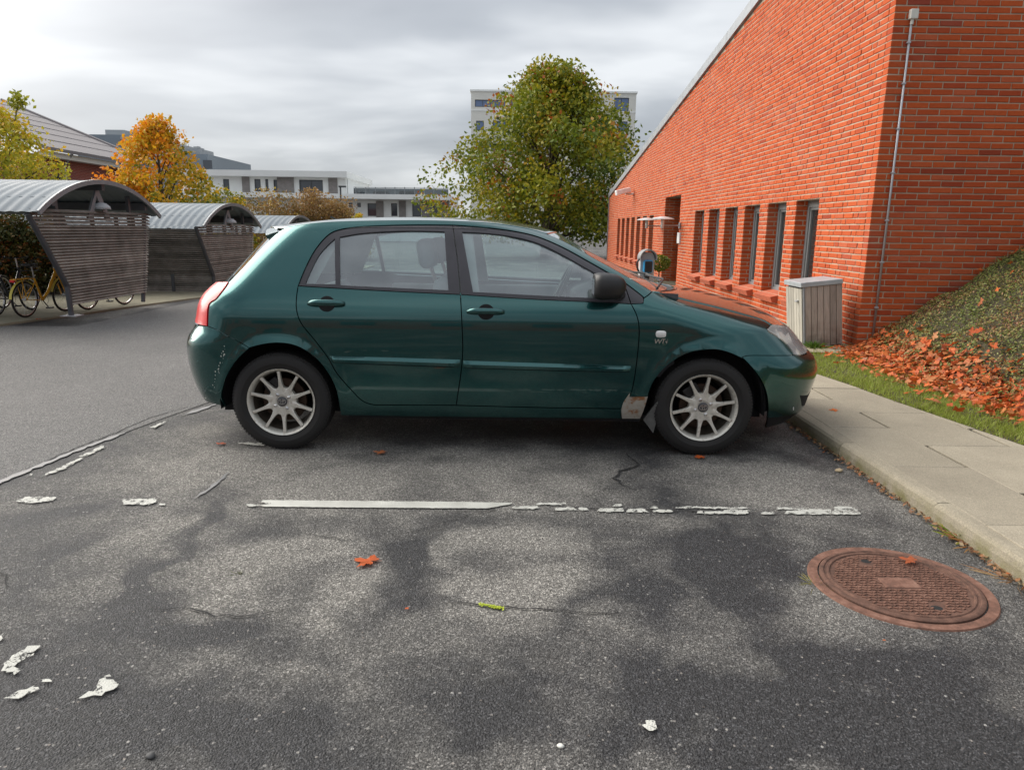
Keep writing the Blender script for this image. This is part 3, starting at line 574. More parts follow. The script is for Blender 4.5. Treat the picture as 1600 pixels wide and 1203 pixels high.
# ---- wheels
def wheel(x, sg):
    wh = empty('wheel', (x, YC - sg * .735, WZ)); wh.parent = car; R = Matrix.Rotation(math.pi / 2 * sg, 4, 'X')      # local z -> outward
    spin = Matrix.Rotation(.05 if x < 0 else -.12, 4, 'Z')
    ty = MB(); pr = [(.210, -.085), (.235, -.094), (.265, -.098), (.289, -.088), (.301, -.074), (.304, -.04), (.304, .04), (.301, .074), (.290, .088), (.268, .098), (.243, .0985), (.2405, .0965), (.222, .093), (.212, .085)]
    ty.lathe(pr, 72, R); t = ty.build('tyre', RUBBER, wh, angle=28)
    gr = MB()
    for k in range(90):
        a = 2 * math.pi * k / 90
        M = R @ Matrix.Rotation(a, 4, 'Z'); gr.box(.2995, .3055, -.006, .006, -.072, .074, M); gr.box(.288, .2965, -.003, .003, .080, .0895, M)
    gr.build('tread', RUBBER, t)
    rm = MB(); rm.lathe([(.166, -.07), (.178, -.06), (.182, .03), (.190, .062), (.196, .080), (.2045, .090), (.209, .092), (.2105, .088), (.208, .08)], 64, R); rim = rm.build('rim', RIM, wh, angle=40)
    MB().lathe([(.164, -.065), (.176, .0), (.183, .05)], 48, R).build('rim_barrel', RIMD, rim, True)
    s = MB()
    for k in range(10):
        M = R @ spin @ Matrix.Rotation(2 * math.pi * (k + .5) / 10, 4, 'Z')
        q = [(.045, .030, .066, .030), (.075, .021, .068, .032), (.10, .0125, .071, .038), (.13, .009, .075, .046), (.165, .0085, .080, .055), (.192, .0095, .083, .064)]; V = []
        for r, w, zt, zb in q: V += [(r, -w, zt - .003), (r, -w * .75, zt), (r, w * .75, zt), (r, w, zt - .003), (r, w * .9, zb), (r, -w * .9, zb)]
        s.add([M @ Vector(v) for v in V], [(i * 6 + j, i * 6 + (j + 1) % 6, (i + 1) * 6 + (j + 1) % 6, (i + 1) * 6 + j) for i in range(5) for j in range(6)] + [(30, 31, 32, 33, 34, 35)])
    s.lathe([(.0, .030), (.088, .030), (.088, .060), (.083, .0665), (.04, .0675), (.036, .064), (.0, .064)], 40, R)
    s.build('spokes', RIM, rim, angle=35)
    for k in range(4):
        M = R @ spin @ Matrix.Rotation(2 * math.pi * (k + .33) / 4, 4, 'Z') @ Matrix.Translation((.05, 0, 0))
        MB().lathe([(.0125, .060), (.0125, .0676), (.0115, .0682), (.0095, .0682), (.0092, .072), (.006, .0745), (0, .0745)], 6, M).build('wheel_nut', CHROME, wh)
    MB().lathe([(.031, .062), (.031, .069), (.028, .0715), (0, .0725)], 32, R).build('hub_cap', plain('cap_dark', (.05, .05, .055), .35), wh, angle=40)
    em = MB()
    for rx, ry, oy in ((.024, .0165, 0), (.0075, .0155, 0), (.0155, .006, .0085)):
        for i in range(28):
            a0, a1 = 2 * math.pi * i / 28, 2 * math.pi * (i + 1) / 28
            M = R @ (spin if x < 0 else Matrix.Rotation(.1, 4, 'Z'))
            if sg > 0: M = M @ Matrix.Rotation(math.pi * 0, 4, 'Z')
            g = lambda a, k: Vector(((rx + k) * math.cos(a), oy + (ry + k) * math.sin(a), .0745))
            V = [g(a0, -.0016), g(a0, .0016), g(a1, .0016), g(a1, -.0016)]; em.add([M @ v for v in V] + [M @ (v - Vector((0, 0, .003))) for v in V], [(0, 1, 2, 3), (4, 7, 6, 5), (0, 4, 5, 1), (2, 6, 7, 3)])
    em.build('hub_emblem', CHROME, wh)
    MB().lathe([(.0, .012), (.135, .012), (.138, -.006), (0, -.006)], 40, R).build('brake_disc', plain('rusty_disc', (.05, .03, .02), .6, .5, var=.5, scale=25), wh, angle=40)
    MB().box(.06, .15, -.05, .05, -.03, .03, R @ Matrix.Rotation(2.2, 4, 'Z')).build('caliper', BLACKP, wh, bevel=.008)
    return wh
for x in WHX:
    for sg in (1, -1): wheel(x, sg)
# ================================================================ ground
def asphalt_mat(name, dark, light, lo=.40, hi=.62, fine=1., dry=()):
    m = NT(name); p = m.pos()
    big = m.noise(p, .85, 5, .55, .6); mid = m.noise(p, 3.1, 5, .6, .3); f = m.math('ADD', m.math('MULTIPLY', big, .7), m.math('MULTIPLY', mid, .3))
    for (cx, cy, rx, ry, amt) in dry:      # pale dried-out and dark damp patches of the old surface
        mp_ = m.n('ShaderNodeMapping'); mp_.vector_type = 'POINT'; w_ = m.n('ShaderNodeVectorMath', operation='ADD'); nv = m.n('ShaderNodeTexNoise'); nv.inputs['Scale'].default_value = 2.4; nv.inputs['Detail'].default_value = 5; m.L.new(p, nv.inputs['Vector'])
        sb = m.n('ShaderNodeVectorMath', operation='MULTIPLY_ADD'); m.L.new(nv.outputs['Color'], sb.inputs[0]); sb.inputs[1].default_value = (.55, .55, 0); sb.inputs[2].default_value = (-.275, -.275, 0); m.L.new(p, w_.inputs[0]); m.L.new(sb.outputs[0], w_.inputs[1]); m.L.new(w_.outputs[0], mp_.inputs[0])
        mp_.inputs['Location'].default_value = (-cx / rx, -cy / ry, 0); mp_.inputs['Scale'].default_value = (1 / rx, 1 / ry, 0); ln_ = m.n('ShaderNodeVectorMath', operation='LENGTH'); m.L.new(mp_.outputs[0], ln_.inputs[0])
        f = m.math('ADD', f, m.math('MULTIPLY', m.ramp(ln_.outputs['Value'], (.72, 1.), (1.15, 0.)), amt))
    col = m.ramp(f, (lo, dark), (lo + (hi - lo) * .45, tuple((a * .6 + b * .4) for a, b in zip(dark, light))), (hi, light))
    vc = m.n('ShaderNodeTexVoronoi'); m.L.new(p, vc.inputs['Vector']); vc.inputs['Scale'].default_value = 190 * fine
    sr = m.n('ShaderNodeSeparateColor'); m.L.new(vc.outputs['Color'], sr.inputs[0])
    col = m.mix(1., col, m.ramp(sr.outputs[0], (.0, .38), (.5, .85), (.85, 1.3), (1., 2.4)), 'MULTIPLY')
    v2 = m.n('ShaderNodeTexVoronoi'); m.L.new(p, v2.inputs['Vector']); v2.inputs['Scale'].default_value = 62
    s2 = m.n('ShaderNodeSeparateColor'); m.L.new(v2.outputs['Color'], s2.inputs[0])
    peb = m.math('MULTIPLY', m.ramp(s2.outputs[1], (.90, 0.), (.95, 1.)), m.ramp(v2.outputs['Distance'], (.22, 1.), (.34, 0.)))
    col = m.mix(m.math('MULTIPLY', peb, .75), col, m.ramp(s2.outputs[2], (0, (.30, .29, .27)), (.7, (.22, .16, .12)), (1, (.42, .41, .39))))
    h = m.math('ADD', m.math('MULTIPLY', m.voro(p, 170 * fine), -.6), m.math('MULTIPLY', m.noise(p, 320 * fine, 2), .5))
    h = m.math('ADD', h, m.math('MULTIPLY', mid, .6))
    return m.set(base=col, rough=m.ramp(f, (lo, .62), (hi, .9)), normal=m.bump(h, 1., .009), spec=.3)
def dryp(px_, py_, rx, ry, amt):
    c = onz(px_, py_); return (c[0], c[1], abs(onz(px_ + rx, py_)[0] - c[0]), abs(onz(px_, py_ - ry)[1] - c[1]), amt)
ASPH = asphalt_mat('worn_asphalt', (.040, .040, .042), (.215, .205, .187), .44, .64, dry=[dryp(*q) for q in ((190, 865, 85, 75, .10), (430, 905, 190, 70, .12), (800, 885, 150, 80, .12), (640, 740, 420, 55, .11), (1170, 770, 130, 60, .06), (400, 1060, 160, 50, .07), (1060, 985, 150, 50, .06), (1330, 960, 120, 60, .06), (290, 1000, 90, 25, -.08), (640, 900, 70, 55, -.10), (280, 850, 35, 90, -.09), (1150, 880, 120, 60, -.07), (800, 1110, 900, 80, -.05))]); ASPH2 = asphalt_mat('lane_asphalt', (.125, .122, .118), (.205, .20, .192), .3, .7, 1.2)
g = MB().add([(-400, -120, 0), (400, -120, 0), (400, 500, 0), (-400, 500, 0)], [(0, 1, 2, 3)]).build('ground', ASPH); tag(g, kind='structure')
seam = [onz(*p, .004) for p in ((-260, 858), (-100, 797), (0, 756), (100, 711), (197, 675), (250, 655), (330, 627), (400, 605), (470, 580))]
sx = [(p[0], p[1]) for p in seam]; lane = MB().add([(x, y, .004) for x, y in sx] + [(-2.2, 9.9, .004), (2.2, 12, .004), (2.2, 24, .004), (-3.5, 24, .004), (-5.7, 16, .004), (-5.9, 9.6, .004), (-30, 8.2, .004), (-30, sx[0][1], .004)], [tuple(range(len(sx) + 8))]).build('lane', ASPH2); tag(lane, kind='structure')
def paint_mat(nm='worn_road_paint', lo=.33):
    m = NT(nm); p = m.pos(); n = m.math('ADD', m.math('MULTIPLY', m.noise(p, 26, 6, .7), .72), m.math('MULTIPLY', m.noise(p, 210, 2), .28)); t = m.n('ShaderNodeBsdfTransparent'); x = m.n('ShaderNodeMixShader')
    m.set(base=m.ramp(m.noise(p, 7, 4), (.3, (.38, .38, .345)), (.7, (.52, .52, .475))), rough=.75, normal=m.bump(m.voro(p, 170), .5, .004))
    m.L.new(m.ramp(n, (lo, 0.), (lo + .05, 1.)), x.inputs[0]); m.L.new(t.outputs[0], x.inputs[1]); m.L.new(m.b.outputs[0], x.inputs[2]); m.L.new(x.outputs[0], m.o.inputs[0]); return m.m
RP = paint_mat(); RP2 = paint_mat('chipped_road_paint', .43); TAR = plain('tar_seam', (.15, .15, .152), .55, var=.25); CRACK = plain('crack_dark', (.012, .012, .012), .95)
FLATN = [0]
def flat(name, pts, z, mat, kind=None, parent=None, jit=.004, px=True, step=.03):
    q = [onz(x, y)[:2] for x, y in pts] if px else list(pts); q = resample(q, step); q = [(x + random.gauss(0, jit), y + random.gauss(0, jit)) for x, y in q]
    if area(q) < 0: q = q[::-1]
    FLATN[0] += 1; z += (FLATN[0] % 50) * .00003
    o = MB().add([(x, y, z) for x, y in q], [tuple(range(len(q)))]).build(name, mat, parent)
    if kind: tag(o, kind=kind)
    return o
mk = empty('parking_marking', (0, 0, 0)); tag(mk, kind='structure')
def chip(pts, jit=.003): return flat('paint_patch', pts, .0068, RP if jit < .002 else RP2, None, mk, jit, step=.015)
chip([(411, 783), (560, 784.2), (700, 785.6), (801, 787.2), (796, 790), (760, 796), (600, 795), (470, 794), (415, 793.3), (404, 791), (420, 789), (408, 786)], .0015)
for x0, x1, y0, y1 in ((838, 886, 787, 790), (800, 842, 792.6, 796.4), (866, 900, 794.5, 799), (902, 921, 795, 799.5), (932, 976, 796, 801), (958, 972, 789.5, 792.5), (978, 1012, 796.5, 802), (1012, 1028, 793, 796), (1020, 1052, 798.5, 802), (1055, 1095, 793, 795.5), (1092, 1172, 794, 796.6), (1100, 1172, 800.4, 804.6), (1128, 1175, 798.5, 801), (1086, 1100, 801, 803.5), (1188, 1212, 802, 805), (1212, 1262, 794.5, 797.5), (1224, 1262, 800, 804.5), (1244, 1300, 797, 805), (1300, 1342, 793.5, 805)):
    chip([(x0, y1), ((x0 + x1) / 2, y1 + .4), (x1 + (3 if x1 == 1342 else 0), y1), (x1 - 2, (y0 + y1) / 2), (x1 - (10 if x1 == 1342 else 3), y0), ((x0 + x1) / 2, y0 - .3), (x0 + 3, y0)], .004)
for pts in ([(384, 791), (398, 789), (402, 792), (390, 793)], [(20, 785), (45, 778), (88, 778.5), (84, 784), (50, 788)], [(190, 782), (240, 780), (246, 786), (235, 790.5), (196, 790)], [(247, 789), (258, 789), (256, 791.5), (248, 791.5)],
            [(0, 1050), (10, 1035), (45, 1012), (64, 1010), (55, 1022), (25, 1043), (29, 1050), (20, 1056)], [(8, 1093), (40, 1078), (66, 1073), (62, 1081), (30, 1095)], [(57, 1064), (86, 1063), (82, 1069)], [(128, 1091), (150, 1083), (156, 1067), (166, 1062), (186, 1070), (180, 1080), (156, 1091)], [(158, 1060), (170, 1055), (172, 1060)], [(-6, 998), (5, 991), (8, 998), (-2, 1008)],
            [(1003, 1134), (1010, 1128), (1025, 1131), (1030, 1139), (1018, 1145), (1006, 1140)], [(124, 715), (160, 697), (162, 701), (140, 713)], [(63, 747), (95, 731), (131, 715), (130, 718), (98, 735)], [(236, 669), (258, 659), (260, 661), (240, 671)], [(40, 746), (52, 741), (50, 745)], [(372, 694), (388, 693), (414, 694.5), (412, 698), (395, 697.5)]): chip(pts, .005)
def ribbon(name, pts, w, mat, z, parent, jit=.006):
    q = [np.array(onz(x, y)[:2]) for x, y in pts]; s = []
    for a, b in zip(q[:-1], q[1:]):
        k = max(1, int(np.linalg.norm(b - a) / .035)); s += [a + (b - a) * i / k for i in range(k)]
    s.append(q[-1]); s = [p + rng.normal(0, jit, 2) for p in s]; V = []
    for i, p in enumerate(s):
        t = s[min(i + 1, len(s) - 1)] - s[max(i - 1, 0)]; t /= np.linalg.norm(t) + 1e-9; n = np.array([-t[1], t[0]]); e = w * (.85 if mat is CRACK else 1.) * random.uniform(.35, 1.1) * min(1, (min(i, len(s) - 1 - i) + .25) / 4)
        V += [(*(p + n * e / 2), z), (*(p - n * e / 2), z)]
    return MB().add(V, [(2 * i, 2 * i + 1, 2 * i + 3, 2 * i + 2) for i in range(len(s) - 1)]).build(name, mat, parent)
ribbon('tar_seam', [(-60, 782), (0, 755), (60, 730), (120, 705), (198, 676)], .05, TAR, .0065, lane, .004); ribbon('tar_seam', [(285, 650), (310, 642), (338, 632)], .07, TAR, .0065, lane, .004); ribbon('tar_seam', [(300, 783), (325, 767), (348, 748), (358, 738)], .035, TAR, .006, g, .004)
for pts, w in (([(229, 954), (262, 951), (300, 953), (337, 963), (370, 965), (402, 961), (440, 953), (468, 949)], .012), ([(687, 928), (706, 940), (748, 946), (828, 952), (898, 957), (997, 961)], .009), ([(800, 790), (772, 797), (702, 814), (655, 830), (610, 836)], .007), ([(978, 708), (996, 727), (985, 733), (969, 737), (962, 748), (973, 760), (995, 767)], .022), ([(955, 762), (920, 776), (889, 786)], .006), ([(975, 775), (968, 783), (963, 792)], .006), ([(470, 835), (520, 842), (560, 850)], .012), ([(840, 789), (880, 793), (930, 796), (1000, 798), (1080, 799), (1160, 801)], .012), ([(0, 890), (12, 905), (10, 922)], .02), ([(40, 735), (120, 701), (190, 673), (240, 652), (300, 635)], .012)): ribbon('crack', pts, w, CRACK, .0062, g)
# ---------------------------------------------------------------- kerb, pavement
def conc_mat(name, c, moss=.0):
    m = NT(name); p = m.pos(); n = m.noise(p, 3, 5); rnd = m.n('ShaderNodeObjectInfo').outputs['Random']
    col = m.ramp(n, (.3, tuple(x * .86 for x in c)), (.7, tuple(x * 1.1 for x in c))); col = m.mix(1., col, m.ramp(rnd, (0, .92), (1, 1.07)), 'MULTIPLY')
    col = m.mix(1., col, m.ramp(m.voro(p, 240, 'Color'), (0, .72), (.6, 1.), (1, 1.25)), 'MULTIPLY')
    if moss:
        z = m.n('ShaderNodeSeparateXYZ'); m.L.new(p, z.inputs[0]); f = m.math('MULTIPLY', m.ramp(m.noise(p, 9, 6, .7), (.38, 0.), (.62, 1.)), m.ramp(z.outputs[2], (.03, 1.), (.098, .0)))
        col = m.mix(m.math('MULTIPLY', f, moss), col, (.16, .15, .05))
    return m.set(base=col, rough=.9, normal=m.bump(m.math('ADD', m.noise(p, 260, 2), m.noise(p, 30, 3)), .5, .004), spec=.3)
CONC = conc_mat('pavement_concrete', (.315, .278, .212)); KERB = conc_mat('kerb_concrete', (.30, .265, .20), .75); JOINT = plain('joint_soil', (.05, .045, .035), .95)
KX = 2.045
pave_edge = [(3.9, 1.0), (3.3, 3.6), (3.166, 4.247), (3.111, 4.58), (3.048, 4.906), (2.965, 5.381), (2.9, 5.95), (2.80, 6.5), (2.62, 7.2), (2.45, 8.2), (2.3, 10), (2.25, 13), (2.25, 30)]
pv = MB(); ex = [p[0] for p in pave_edge]; ey = [p[1] for p in pave_edge]
V = [(KX + .1, -6, .088), (4.5, -6, .088)] + [(x, y, .088) for x, y in pave_edge] + [(KX + .1, 30, .088)]
pav = pv.add(V, [tuple(range(len(V)))]).build('pavement', JOINT); tag(pav, kind='structure')
kb = MB().add([(KX + .02, -6, .05), (KX + .12, -6, .05), (KX + .12, 30, .05), (KX + .02, 30, .05)], [(0, 1, 2, 3)]).build('kerb', JOINT); tag(kb, kind='structure')
km = MB(); n = 6; pr = [(0, -.05), (0, .055), (.006, .082), (.02, .096), (.042, .1), (.115, .1), (.115, -.05)]; V = [(x, y, z) for y in (0, .994) for x, z in pr]; k = len(pr)
km.add(V, [tuple(range(k)), tuple(range(2 * k - 1, k - 1, -1))] + [(i, k + i, k + (i + 1) % k, (i + 1) % k) for i in range(k)]); kme = mesh('kerb_stone', km.v, [f[::-1] for f in km.f]); kme.materials.append(KERB)
y = -.73
while y < 14:
    o = link('kerb_stone', kme, None, kb, (KX + random.gauss(0, .004) - .012 * (y - 3.5) * (1 if y > 3.5 else .4) * .6, y, random.gauss(0, .0015)), (0, random.gauss(0, .006), .008)); y += 1.0
def slab(x0, x1, y0, y1):
    top = [(x0, y0), (x1, y0), (x1, y1), (x0, y1)]; lim = lambda y: float(np.interp(y, ey, ex))
    q = [(min(x, lim(yy)), yy) for x, yy in top]
    if q[1][0] - q[0][0] < .03 and q[2][0] - q[3][0] < .03: return
    b = MB(); c = .004; V = [(x, yy, .06) for x, yy in q] + [(x, yy, .097) for x, yy in q] + [(x + (c if i in (0, 3) else -c), yy + (c if i < 2 else -c), .1) for i, (x, yy) in enumerate(q)]
    b.add(V, [(0, 1, 5, 4), (1, 2, 6, 5), (2, 3, 7, 6), (3, 0, 4, 7), (4, 5, 9, 8), (5, 6, 10, 9), (6, 7, 11, 10), (7, 4, 8, 11), (8, 9, 10, 11)])
    b.build('paving_slab', CONC, pav, loc=(0, 0, random.gauss(0, .0012)))
for x0, x1, y0 in ((2.125, 2.52, .2), (2.525, 3.05, -.2), (3.055, 3.6, .2), (3.605, 4.2, 0)):
    y = y0 - .45
    while y < 12:
        sh = .028 * (4.6 - y) if y < 5.6 else -.028
        slab(x0 + (sh if x0 > 2.2 else 0), x1 + sh - .006, y, y + .806); y += .812
# concrete apron by the cycle shelters
ap = [onz(*p) for p in ((-40, 516), (50, 503), (105, 496), (200, 482), (300, 468.5), (340, 464))]; APRON = conc_mat('apron_concrete', (.27, .25, .18))
V = [(x, y, .03) for x, y, _ in ap] + [(-5.0, 16.5, .03), (-5.0, 26, .03), (-30, 26, .03), (-30, ap[0][1], .03)]; n = len(V); V += [(x, y, -.05) for x, y, _ in V]
apo = MB().add(V, [tuple(range(n))] + [(i, n + i, n + (i + 1) % n, (i + 1) % n) for i in range(n)]).build('shelter_apron', APRON); tag(apo, kind='structure')
# ---------------------------------------------------------------- grass verge and planted mound
toe = [(3.95, 3.0), (3.74, 4.6), (3.70, 5.1), (3.64, 5.6), (3.60, 6.2), (3.62, 6.9), (3.66, 7.5), (3.78, 7.95), (3.9, 8.3)]
tx = [p[0] for p in toe]; ty_ = [p[1] for p in toe]
def mound_z(x, y):
    d = np.maximum(0, x - np.interp(y, ty_, tx)); b = .69 * np.clip((y - 1.0) / 5, .35, 1)
    return .10 + b * (np.sqrt(d * d + .02) - .1414) + .03 * np.sin(x * 5 + y * 3) * np.clip(d, 0, .4) + .02 * np.sin(x * 11 - y * 7) * np.clip(d * 2, 0, 1)
def verge_mat():
    m = NT('soil_and_moss'); p = m.pos(); return m.set(base=m.ramp(m.noise(p, 14, 6, .7), (.3, (.035, .026, .016)), (.55, (.06, .05, .025)), (.7, (.07, .075, .03))), rough=.95, normal=m.bump(m.noise(p, 60, 5), .8, .02))
SOIL = verge_mat()
xs = np.linspace(0, 1, 60); ys = np.concatenate([np.linspace(-4, 3, 15)[:-1], np.linspace(3, 8.35, 70), np.linspace(8.5, 29, 16)]); V = []
for yy in ys:
    l = np.interp(yy, ey, ex) + .004; r = 7.5
    for t in xs: x = l + (r - l) * t; V.append((x, yy, float(mound_z(x, yy)) - .012 if yy < 8.36 else .09))
md = link('verge_and_mound', mesh('verge_and_mound', V, [(i * 60 + j, i * 60 + j + 1, (i + 1) * 60 + j + 1, (i + 1) * 60 + j) for i in range(len(ys) - 1) for j in range(59)], True), SOIL); tag(md, kind='structure')
MB().add([(x, y, z) for x, y in [(px_ - .001, py_) for px_, py_ in pave_edge[:9]] for z in (.1, .0)], [(2 * i, 2 * i + 1, 2 * i + 3, 2 * i + 2) for i in range(8)]).build('soil_edge', SOIL, md)
def foliage_mat(name, stops, trans=.35, rough=.55):
    m = NT(name); c = m.ramp(m.attr('rnd'), *stops); p = m.pos(obj=True)
    t = m.n('ShaderNodeBsdfTranslucent'); m.L.new(c, t.inputs[0]); x = m.n('ShaderNodeMixShader'); x.inputs[0].default_value = trans
    m.set(base=c, rough=rough, spec=.35); m.L.new(m.b.outputs[0], x.inputs[1]); m.L.new(t.outputs[0], x.inputs[2]); m.L.new(x.outputs[0], m.o.inputs[0]); return m.m
def attr_rnd(me, per_face): 
    a = me.attributes.new('rnd', 'FLOAT', 'FACE'); a.data.foreach_set('value', np.asarray(per_face, np.float32))
def fast_mesh(name, V, nper, quads=True):
    me = bpy.data.meshes.new(name); V = np.asarray(V, np.float32); me.vertices.add(len(V)); me.vertices.foreach_set('co', V.ravel()); nf = len(V) // nper
    me.loops.add(len(V)); me.loops.foreach_set('vertex_index', np.arange(len(V), dtype=np.int32)); me.polygons.add(nf); me.polygons.foreach_set('loop_start', np.arange(0, len(V), nper, dtype=np.int32))
    me.update(calc_edges=True); return me
def leaf_quads(C, N, size, aspect=.55, fold=.0):
    """diamond leaves at C with normals N"""
    n = len(C); N = N / np.maximum(np.linalg.norm(N, axis=1, keepdims=True), 1e-9); r = rng.normal(size=(n, 3)); T = np.cross(N, r); T /= np.maximum(np.linalg.norm(T, axis=1, keepdims=True), 1e-9); B = np.cross(N, T); s = np.asarray(size).reshape(-1, 1) * np.ones((n, 1))
    return np.stack([C - T * s, C + B * s * aspect + N * s * .18, C + T * s, C - B * s * aspect + N * s * .18], 1).reshape(-1, 3)
# grass blades on the verge
def verge_pts(n, f0, f1):
    y = rng.uniform(3.2, 8.2, n); l = np.interp(y, ey, ex); r = np.interp(y, ty_, tx); return l + (r - l) * rng.uniform(f0, f1, n), y
x, y = verge_pts(30000, .0, 1.12); dens = np.sin(x * 9 + 2) * np.sin(y * 6) + rng.normal(0, .7, len(x)); k = dens > -.7; x, y = x[k], y[k]; z = mound_z(x, y) - .01; n = len(x)
h = rng.uniform(.018, .05, n); a = rng.uniform(0, 6.28, n); ln = rng.normal(0, .022, (n, 2)); w = .0028
V = np.stack([np.stack([x - w * np.cos(a), y - w * np.sin(a), z], 1), np.stack([x + w * np.cos(a), y + w * np.sin(a), z], 1), np.stack([x + ln[:, 0], y + ln[:, 1], z + h], 1)], 1).reshape(-1, 3)
me = fast_mesh('verge_grass', V, 3); attr_rnd(me, np.clip(rng.normal(.5, .22, n), 0, 1)); go = link('verge_grass', me, foliage_mat('grass_blade', [(0, (.30, .25, .09)), (.35, (.24, .28, .04)), (1, (.32, .40, .06))], .3)); tag(go, 'short bright green grass along the edge of the pavement', 'grass', kind='stuff')
# creeping ground cover on the mound
n = 95000; x = rng.uniform(3.55, 7.3, n); y = rng.uniform(2.6, 8.02, n); d = x - np.interp(y, ty_, tx); k = (d > .02 + rng.exponential(.16, n)) & (np.sin(x * 6 + y * 4) + np.sin(x * 13 - y * 9) + rng.normal(0, 1, n) > -1.7); x, y = x[k], y[k]; n = len(x)
z = mound_z(x, y) + rng.uniform(-.005, .055, n) * (.7 + .6 * np.sin(x * 8 + y * 5) * np.sin(y * 9 - x * 4)); N = rng.normal(0, .7, (n, 3)) + np.array([-.4, -.1, .9])
me = fast_mesh('ground_cover', leaf_quads(np.stack([x, y, z], 1), N, rng.uniform(.008, .017, n)), 4); col = np.clip(rng.normal(.45, .2, n) + .22 * np.sin(x * 4.3 + 1) * np.sin(y * 5.1), 0, 1); attr_rnd(me, col)
gc = link('ground_cover', me, foliage_mat('creeping_leaves', [(0, (.09, .13, .028)), (.36, (.17, .20, .045)), (.6, (.25, .20, .065)), (.78, (.27, .13, .06)), (1, (.24, .075, .04))], .2)); tag(gc, 'low creeping green and russet shrubs covering the mound by the brick wall', 'ground cover', kind='stuff')
n = 2600; x = rng.uniform(3.8, 6.5, n); y = rng.uniform(3, 8, n); d = x - np.interp(y, ty_, tx); k = d > .15; x, y = x[k], y[k]; n = len(x); z = mound_z(x, y); tw = MB()
a = rng.uniform(0, 6.28, n); L = rng.uniform(.05, .14, n); w = .0016; e = np.stack([x + L * np.cos(a), y + L * np.sin(a), z + rng.uniform(.03, .09, n)], 1)
V = np.stack([np.stack([x, y, z], 1), np.stack([x + w * 2, y + w, z], 1), e + np.array([w, w, 0]), e], 1).reshape(-1, 3); link('twigs', fast_mesh('twigs', V, 4), plain('twig_brown', (.12, .06, .04), .8), gc)
gs = NT('gravel'); _p = gs.pos(); _v = gs.n('ShaderNodeTexVoronoi'); gs.L.new(_p, _v.inputs['Vector']); _v.inputs['Scale'].default_value = 55; gs.set(base=gs.ramp(_v.outputs['Color'], (0, (.12, .10, .07)), (.5, (.28, .23, .16)), (1, (.42, .36, .27))), rough=.95, normal=gs.bump(_v.outputs['Distance'], -1., .02))
V = [(2.42, 8.0), (3.0, 7.72), (3.55, 7.62), (3.7, 7.75), (3.86, 7.98), (3.895, 8.2), (3.895, 12), (2.3, 12)]; tag(MB().add([(x, y, .104 + (.02 if x > 3.6 and y < 8 else 0)) for x, y in V], [tuple(range(8))]).build('gravel_strip', gs.m), kind='structure')
# ---------------------------------------------------------------- fallen maple leaves
def maple_mesh(name, seed, curl=1.):
    r = random.Random(seed); tips = [(-128, .52), (-68, .86), (0, 1.), (68, .86), (128, .52)]; pts = []
    for i, (a, l) in enumerate(tips):
        l *= r.uniform(.85, 1.1); a += r.gauss(0, 4)
        for da, k in ((-24, .60), (-15, .80), (-11, .76), (0, 1.), (11, .76), (15, .80), (24, .60)): pts.append((math.radians(a + da), l * k * r.uniform(.93, 1.07)))
        if i < 4: pts.append((math.radians(a + 34), .44))
    P = [(math.sin(a) * l, math.cos(a) * l) for a, l in pts]; cu = r.uniform(-.25, .35) * curl; cv = r.uniform(-.2, .3) * curl; V = [(0, 0, 0)] + [(x, y, cu * x * x + cv * y * y + r.gauss(0, .03)) for x, y in P]; n = len(P)
    Fs = [(0, i + 1, i) for i in range(1, n)]; V += [(-.02, -.02, 0), (.02, -.02, 0), (.05, -.75, .08), (.03, -.75, .08)]; Fs += [(n + 1, n + 2, n + 3, n + 4)]
    me = mesh(name, V, Fs, True); return me
def leaf_mat():
    m = NT('maple_leaf'); r = m.n('ShaderNodeObjectInfo').outputs['Random']; p = m.pos(obj=True); c = m.ramp(r, (0, (.42, .07, .018)), (.3, (.58, .12, .022)), (.6, (.64, .19, .045)), (.8, (.52, .24, .10)), (1, (.36, .09, .035)))
    c = m.mix(m.ramp(m.noise(p, 3, 5), (.45, 0.), (.7, .6)), c, (.34, .09, .025)); t = m.n('ShaderNodeBsdfTranslucent'); m.L.new(c, t.inputs[0]); x = m.n('ShaderNodeMixShader'); x.inputs[0].default_value = .25
    m.set(base=c, rough=.6, spec=.3); m.L.new(m.b.outputs[0], x.inputs[1]); m.L.new(t.outputs[0], x.inputs[2]); m.L.new(x.outputs[0], m.o.inputs[0]); return m.m
LEAF = leaf_mat(); LM = [maple_mesh('fallen_leaf', s) for s in range(6)]; LMF = [maple_mesh('fallen_leaf', s + 20, .15) for s in range(3)]
for me in LM + LMF: me.materials.append(LEAF)
def leaf(x, y, z, s, label, group=None, tilt=.12, up=None, rz=None):
    o = link('fallen_leaf', random.choice(LM if up else LMF), None, None, (x, y, z)); o.scale = (s, s, s); q = Euler((random.gauss(0, tilt), random.gauss(0, tilt), random.uniform(0, 6.28) if rz is None else rz))
    o.rotation_euler = q if up is None else (Vector((0, 0, 1)).rotation_difference(Vector(up)).to_matrix() @ q.to_matrix()).to_euler(); tag(o, label, 'leaf', group); return o
